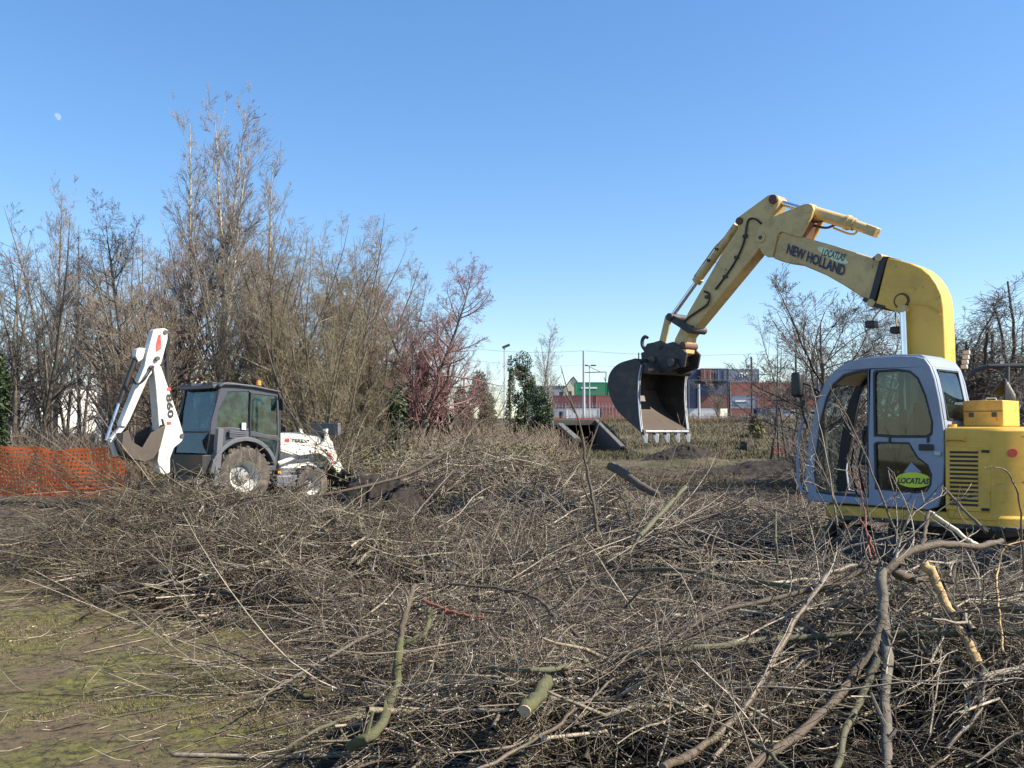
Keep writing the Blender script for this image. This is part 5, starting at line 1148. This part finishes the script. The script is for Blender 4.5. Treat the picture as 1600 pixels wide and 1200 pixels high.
# individual branches ------------------------------------------------------
def limb(name, pts, r0, r1, mat, label, twigs=0, seed=1, tmat='twig', cat='branch', cuts=None, k=5, ns=9, wob=.012):
    """pts: (px,py,depth) control points"""
    global rng
    rng = np.random.default_rng(seed)
    def lift(q):
        px, py, Y = q
        for _ in range(60):
            p = at(px, py, Y)
            if p.z > float(base_h(p.x, p.y)+pile_h(p.x, p.y))+.15 or Y < 3.2: break
            Y -= .04
        return list(p)
    Pl = [lift(q) for q in pts]; P = catmull(Pl, k); n = len(P); P = np.array(P); ks = np.interp(np.linspace(0, 1, n), np.linspace(0, 1, len(pts)), [a[1]/b_[2] for a, b_ in zip(Pl, pts)])
    P[1:-1] += rng.normal(0, wob*.35, (n-2, 3)); Rr = ks*.88*(r0+(r1-r0)*np.linspace(0, 1, n)**.8)*(1+.09*rng.normal(0, 1, n))
    b = MB().tube(P, list(np.maximum(Rr, .002)), ns)
    if r0 > .015 and mat not in ('split', 'peeled') and name != 'cut_log':
        for j in range(4):
            i = int(rng.integers(1, n-2)); d = Vector(rng.normal(0, 1, 3)); tt = Vector(P[i+1]-P[i]).normalized(); d = (d-tt*d.dot(tt)).normalized()+tt*.8; q = Vector(P[i])
            b.tube([q, q+d*float(Rr[i])*1.6, q+d*float(Rr[i])*rng.uniform(2, 6)], [float(Rr[i])*.6, float(Rr[i])*.4, float(Rr[i])*.28], 6)
    o = b.build(name, M[mat], None, 0, 50); tag(o, label, cat)
    if cuts:
        for end in cuts:
            q = Vector(P[0] if end == 0 else P[-1]); t = (Vector(P[0])-Vector(P[1]) if end == 0 else Vector(P[-1])-Vector(P[-2])).normalized(); r = (Rr[0] if end == 0 else Rr[-1])*.93
            MB().cyl(q, q+t*.006, r, r*.97, 12).build('cut_end', M['cut'], o)
    if twigs:
        PP = P[None]; RR = Rr[None]; a, ra, la = spawn(PP, RR, twigs, .15, 1, .7, .30, 6, .11, .03, .35, np.array([np.linalg.norm(P[-1]-P[0])]), .3, minr=.002)
        c, rc, lc = spawn(a, ra, 4, .2, 1, .6, .5, 4, .12, .02, .6, la, .25, minr=.0018); np_mesh('twigs', [tubes(drape(a, 0), ra, 4), tubes(drape(c, 0), rc, 3)], M[tmat], o)
    return o
B_ = limb
# centre-left group
B_('mossy_limb', [(545, 1168, 4.9), (590, 1140, 5.0), (615, 1085, 5.2), (622, 1030, 5.4), (625, 1000, 5.5)], .036, .028, 'barkmoss', 'thick moss-green forked limb standing in the lower middle', 0, 1)
B_('branch', [(625, 1003, 5.5), (636, 950, 5.6), (648, 915, 5.8)], .026, .018, 'barkbrown', 'brown upper arm of the mossy fork leaning right', 3, 2)
B_('branch', [(625, 1008, 5.5), (648, 998, 5.5), (668, 982, 5.6), (672, 950, 5.8)], .022, .016, 'barkmoss', 'short mossy side arm of the fork curving up right', 2, 3)
B_('cut_log', [(820, 1110, 4.9), (838, 1090, 5.05), (855, 1062, 5.3)], .048, .04, 'barkmoss', 'short cut log with pale end face in the foreground brush', 0, 4, cuts=(0,), cat='log')
B_('peeled_stick', [(248, 893, 10.0), (278, 887, 9.9), (300, 882, 9.9)], .028, .02, 'peeled', 'bright peeled stick lying on the grass edge at left', 0, 5, cat='stick')
B_('peeled_stick', [(301, 882, 9.9), (325, 888, 9.8), (360, 890, 9.7)], .014, .006, 'peeled', 'thin peeled sliver running right from the bright peeled stick', 0, 6, cat='stick')
B_('red_stick', [(662, 938, 6.6), (690, 950, 6.5), (725, 960, 6.4), (758, 966, 6.4)], .016, .012, 'redwood', 'red-barked stick among grey twigs in the centre', 0, 7, cat='stick')
B_('fallen_log', [(155, 924, 9.7), (210, 918, 9.8), (268, 912, 9.9)], .085, .07, 'darklog', 'dark wet log at the left end of the brush', 0, 8, cat='log')
B_('branch', [(268, 915, 9.9), (380, 930, 9.2), (480, 940, 8.8), (560, 930, 8.6)], .03, .012, 'darklog', 'dark branch running right from the wet log', 8, 9)
B_('branch', [(470, 640+140, 14), (545, 765, 14.2), (640, 740, 14.6), (712, 695, 15)], .03, .03, 'barkbrown', 'grey-brown pole rising right over the dark earth heap', 2, 10)
B_('branch', [(1000, 838, 8.4), (1030, 805, 8.9), (1070, 762, 9.4)], .030, .026, 'barkolive', 'straight cut pole slanting up right in the centre', 2, 11, cuts=(1,))
B_('branch', [(1000, 838, 8.4), (985, 865, 8.2), (990, 905, 8.0)], .016, .008, 'barkolive', 'thin lower continuation of the slanting pole', 6, 12)
B_('branch', [(640, 815, 11), (660, 790, 11.2), (708, 735, 11.6)], .022, .018, 'twigol', 'pale stick standing out of the heap right of the dark earth', 3, 13)
B_('cut_log', [(955, 728, 15), (975, 740, 14.6), (1000, 758, 14), (1030, 775, 13.6)], .09, .06, 'barkbrown', 'curved thick log behind the leafless sapling', 0, 14, cat='log')
B_('branch', [(700, 912, 6.8), (760, 918, 6.6), (830, 930, 6.3), (870, 965, 6.0), (935, 1020, 5.7), (1000, 1030, 5.6)], .010, .018, 'barkbrown', 'thin brown branch curving down right through the centre', 7, 15)
B_('branch', [(700, 1030, 5.8), (830, 1000+48, 5.5), (930, 1030, 5.6), (1060, 1018, 5.6), (1180, 1000, 5.7), (1330, 992, 5.9), (1480, 990, 6.1), (1640, 985, 6.3)], .014, .030, 'barkolive', 'long olive limb lying almost level across the right foreground', 10, 16, tmat='twig')
B_('branch', [(960, 893, 7.6), (1050, 890, 7.2), (1160, 908, 6.8), (1300, 922, 6.6), (1450, 935, 6.5), (1640, 965, 6.3)], .014, .030, 'barkolive', 'long level limb above the olive one, running to the right edge', 9, 17)
B_('branch', [(1000, 1055, 5.0), (1100, 965, 5.3), (1200, 918+20, 5.5), (1290, 915, 5.6), (1360, 885, 5.7)], .010, .022, 'barkbrown', 'arching branch from the lower centre up to the branch junction', 6, 18)
B_('branch', [(1035, 1200, 4.3), (1100, 1165, 4.5), (1170, 1095, 4.7), (1215, 1020, 5.0), (1255, 950, 5.3), (1300, 895, 5.6), (1370, 878, 5.8)], .022, .018, 'twig', 'grey-brown limb sweeping from the bottom edge up to the right', 6, 19)
B_('upright_branch', [(1388, 1215, 4.5), (1384, 1120, 4.7), (1383, 1000, 5.0), (1378, 890, 5.3)], .030, .034, 'bark', 'grey upright limb in the right foreground', 2, 20)
B_('branch', [(1378, 895, 5.3), (1400, 880, 5.35), (1430, 858, 5.45), (1480, 850, 5.6), (1530, 853, 5.8), (1565, 845, 6.0)], .028, .022, 'barkbrown', 'dark horizontal limb resting at the top of the upright one', 4, 21)
B_('branch', [(1382, 968, 5.1), (1362, 1020, 4.95), (1330, 1060, 4.85), (1280, 1120, 4.7), (1190, 1190, 4.4), (1130, 1230, 4.2)], .034, .022, 'barkbrown', 'brown limb bending down left from the upright limb', 5, 22)
B_('branch', [(1370, 1030, 4.8), (1350, 1080, 4.7), (1320, 1150, 4.5), (1306, 1215, 4.35)], .024, .020, 'barkolive', 'pale olive limb dropping to the bottom edge left of the upright one', 3, 23)
B_('branch', [(1375, 880, 5.5), (1420, 905, 5.5), (1450, 900, 5.6)], .03, .03, 'barkbrown', 'short stub between the upright limb and the split trunk', 0, 24)
B_('split_trunk', [(1443, 880, 5.4), (1458, 905, 5.35), (1480, 945, 5.25), (1500, 985, 5.2), (1520, 1015, 5.15), (1530, 1040, 5.1)], .030, .030, 'split', 'torn trunk with golden split wood leaning right in the foreground', 0, 25, cat='trunk', wob=.02)
B_('branch', [(1450, 885, 5.46), (1476, 925, 5.4), (1505, 975, 5.3), (1527, 1030, 5.2), (1535, 1070, 5.1), (1518, 1110, 5.0)], .026, .018, 'darklog', 'dark bark strip running behind the golden split trunk', 2, 26)
B_('branch', [(1452, 800, 6.0), (1480, 818, 5.9), (1515, 845, 5.8), (1530, 856, 5.8)], .013, .018, 'peeled', 'pale bent stick in front of the engine hood', 2, 27)
B_('branch', [(1452, 800, 6.0), (1445, 830, 5.9), (1440, 860, 5.8)], .014, .018, 'barkbrown', 'short dark stem under the pale bent stick', 0, 28)
B_('branch', [(1475, 763, 6.6), (1510, 800, 6.4), (1543, 833, 6.2)], .010, .014, 'twig', 'straight thin stick crossing the grille of the engine hood', 3, 29)
B_('branch', [(1536, 730, 6.2), (1570, 735, 6.2), (1590, 770, 6.2), (1596, 830, 6.2), (1600, 900, 6.2)], .004, .009, 'twig', 'thin arched whip in front of the yellow hood at the right edge', 3, 30)
B_('branch', [(1600, 845, 6), (1570, 858, 5.9), (1558, 900, 5.8), (1562, 960, 5.6), (1568, 1020, 5.5)], .004, .008, 'split', 'hanging strip of golden bark at the right edge', 0, 31)
B_('bare_shoot', [(1330, 845, 5.9), (1300, 770, 6.2), (1268, 690, 6.5), (1262, 640, 6.7)], .009, .003, 'barkbrown', 'leftmost tall shoot crossing the cab front', 2, 32, cat='shoot')
B_('bare_shoot', [(1310, 835, 6), (1295, 740, 6.2), (1280, 660, 6.4), (1266, 598, 6.6)], .008, .003, 'twig', 'tall shoot reaching the excavator mirror', 3, 33, cat='shoot')
B_('bare_shoot', [(1405, 850, 5.8), (1372, 760, 6.0), (1330, 665, 6.2), (1296, 600, 6.4)], .010, .003, 'barkbrown', 'long leaning shoot crossing the open cab doorway', 3, 34, cat='shoot')
B_('bare_shoot', [(1360, 870, 5.7), (1350, 800, 5.9), (1340, 750, 6.0), (1320, 735, 6.1)], .008, .003, 'redwood', 'reddish shoot at the foot of the cab', 3, 35, cat='shoot')
B_('bare_shoot', [(1402, 860, 5.7), (1400, 790, 5.9), (1388, 735, 6.1)], .006, .003, 'twig', 'short budded shoot before the lower door window', 3, 36, cat='shoot')
B_('bare_shoot', [(1368, 870, 5.7), (1356, 835, 5.8), (1343, 808, 5.9)], .008, .006, 'redwood', 'short red shoot below the cab door', 0, 37, cat='shoot')
B_('bare_shoot', [(1395, 865, 5.6), (1430, 800, 5.8), (1470, 775, 6.0), (1478, 770, 6.1)], .006, .003, 'twig', 'shoot bending right below the door lock', 4, 38, cat='shoot')
B_('bare_shoot', [(1215, 880, 7.2), (1213, 850, 7.2), (1212, 800, 7.4)], .014, .01, 'barkolive', 'short olive stump of a stem left of the cab', 0, 39, cat='shoot')
# leafless sapling in the middle
s_ = B_('sapling', [(933, 830, 8.2), (928, 790, 8.2), (917, 735, 8.2), (911, 690, 8.2), (898, 640, 8.2), (873, 600, 8.2)], .022, .006, 'barkbrown', 'leafless forked sapling standing alone in the centre', 5, 40, cat='sapling')
for nm, L in (('stem', [(912, 700, 8.2), (905, 660, 8.1), (890, 620, 8.1), (876, 572, 8.0)]), ('stem', [(915, 722, 8.2), (925, 690, 8.25), (938, 655, 8.3), (941, 640, 8.3)]), ('stem', [(926, 790, 8.2), (915, 770, 8.15), (908, 745, 8.1), (915, 722, 8.1)])):
    P = catmull([list(at(*q)) for q in L], 5); MB().tube(P, list(np.linspace(.011, .003, len(P))), 7).build(nm, M['barkbrown'], s_)
B_('bare_shoot', [(1262, 770, 7.4), (1258, 752, 7.6), (1290, 765, 7.8)], .01, .006, 'twig', 'small hooked shoot left of the cab step', 1, 41, cat='shoot')
B_('branch', [(300, 800, 11.2), (325, 770, 11.5), (350, 740, 11.8), (412, 700, 12.2)], .020, .010, 'twigol', 'pale stick crossing the loader rear wheel', 2, 42)
B_('branch', [(440, 815, 11.2), (470, 775, 11.6), (500, 745, 12), (515, 720, 12.4)], .018, .008, 'twigol', 'stick rising in front of the loader front wheel', 3, 43)
B_('peeled_stick', [(294, 830, 10.6), (305, 812, 10.7), (318, 790, 10.8)], .014, .012, 'peeled', 'short peeled stick standing left of the cut stem end', 0, 44, cat='stick')
B_('cut_log', [(301, 826, 10.6), (318, 830, 10.9), (350, 835, 11.2)], .035, .03, 'barkbrown', 'cut stem with round pale end facing the camera at left', 0, 45, cuts=(0,), cat='log')
B_('cut_log', [(343, 766, 11.8), (365, 775, 12.1), (390, 785, 12.4)], .04, .035, 'barkbrown', 'cut stem with pale end below the loader stabiliser leg', 0, 46, cuts=(0,), cat='log')
B_('branch', [(520, 1065, 6.4), (480, 1040, 6.6), (400, 1030, 6.7), (330, 1035, 6.6), (290, 1050, 6.4)], .014, .004, 'twig', 'grey branch curling left over the moss', 9, 47)
B_('branch', [(600, 985, 6.6), (560, 1000, 6.5), (500, 1035, 6.3), (440, 1070, 6.0), (390, 1100, 5.7)], .020, .006, 'bark', 'thicker grey branch reaching down left onto the moss', 9, 48)
B_('branch', [(620, 1090, 5.3), (560, 1115, 5.1), (480, 1150, 4.9), (400, 1200, 4.6)], .016, .008, 'barkolive', 'olive branch running down left from the mossy limb', 8, 49)
B_('branch', [(1240, 1215, 4.4), (1180, 1160, 4.6), (1080, 1110, 4.8), (960, 1070, 5.0), (880, 1040, 5.2)], .012, .010, 'barkolive', 'olive stick crossing the dark bottom middle', 6, 50)
B_('branch', [(730, 1210, 4.3), (830, 1160, 4.5), (900, 1110, 4.7), (960, 1060, 5.0)], .012, .008, 'twig', 'stick rising right from the bottom edge beside the cut log', 6, 51)
B_('branch', [(1480, 1170, 4.6), (1530, 1110, 4.9), (1545, 1060, 5.1), (1600, 1050, 5.3)], .012, .010, 'twig', 'bent stick in the lower right corner', 6, 52)
# the pile in the far middle: torn bits, chips and litter on the grass
def litter(name, n, px0, px1, Y0, Y1, Lr, r, mat, label, seed, onlyout=True, minr=.002):
    global rng
    rng = np.random.default_rng(seed); x, y = region_sample(n, px0, px1, Y0, Y1, .8); 
    if onlyout: k_ = pile_mask(x, y) < .6; x, y = x[k_], y[k_]
    k = len(x); th = rng.uniform(0, 6.283, k); D = np.stack([np.cos(th), np.sin(th), rng.normal(.0, .08, k)], -1)
    P = grow(np.stack([x, y, ground_h(x, y)+.01], -1), D, rng.uniform(*Lr, k), 4, .12, 0); P = drape(P, .006); Rr = np.maximum(np.tile(rad(r, r*.5, 4), (k, 1))*rng.uniform(.4, 1, (k, 1)), minr)
    return tag(np_mesh(name, [tubes(P, Rr, 4)], M[mat]), label, 'litter', kind='stuff')
litter('twig_litter', 900, -100, 900, 4, 12, (.03, .35), .0035, 'twig', 'scattered twigs on the mossy grass', 301)
litter('twig_litter', 45, -100, 700, 4.2, 11, (.02, .06), .006, 'peeled', 'pale wood chips scattered on the grass', 302)
litter('mud_litter', 5200, -100, 1000, 10, 22, (.1, .8), .009, 'twigol', 'twigs pressed in the mud before the netting', 303, minr=.003)
litter('mud_litter', 5500, 820, 1650, 12, 40, (.15, .8), .010, 'twigdark', 'brushwood litter on the cleared ground left of the excavator', 304, False, .005)
# grass ---------------------------------------------------------------
def blades(name, n, px0, px1, Y0, Y1, h, wd, mat, label, seed, cond):
    g = np.random.default_rng(seed); Y = Y0*(Y1/Y0)**g.uniform(0, 1, n); px = g.uniform(px0, px1, n); x = (px-800)/F*Y; k = cond(x, Y, g); x, Y = x[k], Y[k]; n = len(x)
    z = ground_h(x, Y)-.005; th = g.uniform(0, 6.283, n); hh = h*g.uniform(.3, 1.1, n); b = np.stack([x, Y, z], -1); s = np.stack([np.cos(th), np.sin(th), 0*th], -1)*(wd*g.uniform(.5, 1.2, n))[:, None]
    t = b+np.stack([g.normal(0, .5, n)*hh, g.normal(0, .5, n)*hh, hh], -1); V = np.stack([b-s, b+s, t], 1).reshape(-1, 3)
    return tag(np_mesh(name, [(V, np.arange(n*3).reshape(-1, 3))], M[mat], None, False), label, 'grass', kind='stuff')
blades('grass', 150000, -60, 1000, 3.7, 12, .022, .004, 'grass', 'short mossy grass in the left foreground', 401, lambda x, y, g: (pile_mask(x, y) < .8) & (fbm(x*1.6, y*1.6, 4, 12)+g.normal(0, .06, len(x)) > .02) & (y < 11+1.2*fbm(x*.7, y*.7, 3, 8)))
blades('dry_grass', 60000, 860, 1600, 52, 92, .30, .03, 'drygrass', 'rough grass on the railway bank', 402, lambda x, y, g: fbm(x*.2, y*.2, 4, 13)+g.normal(0, .08, len(x)) > -.1)
blades('dry_grass', 26000, 820, 1600, 26, 52, .12, .02, 'drygrass', 'sparse dry grass on the cleared ground', 403, lambda x, y, g: fbm(x*.3, y*.3, 4, 14)+g.normal(0, .06, len(x)) > .06)
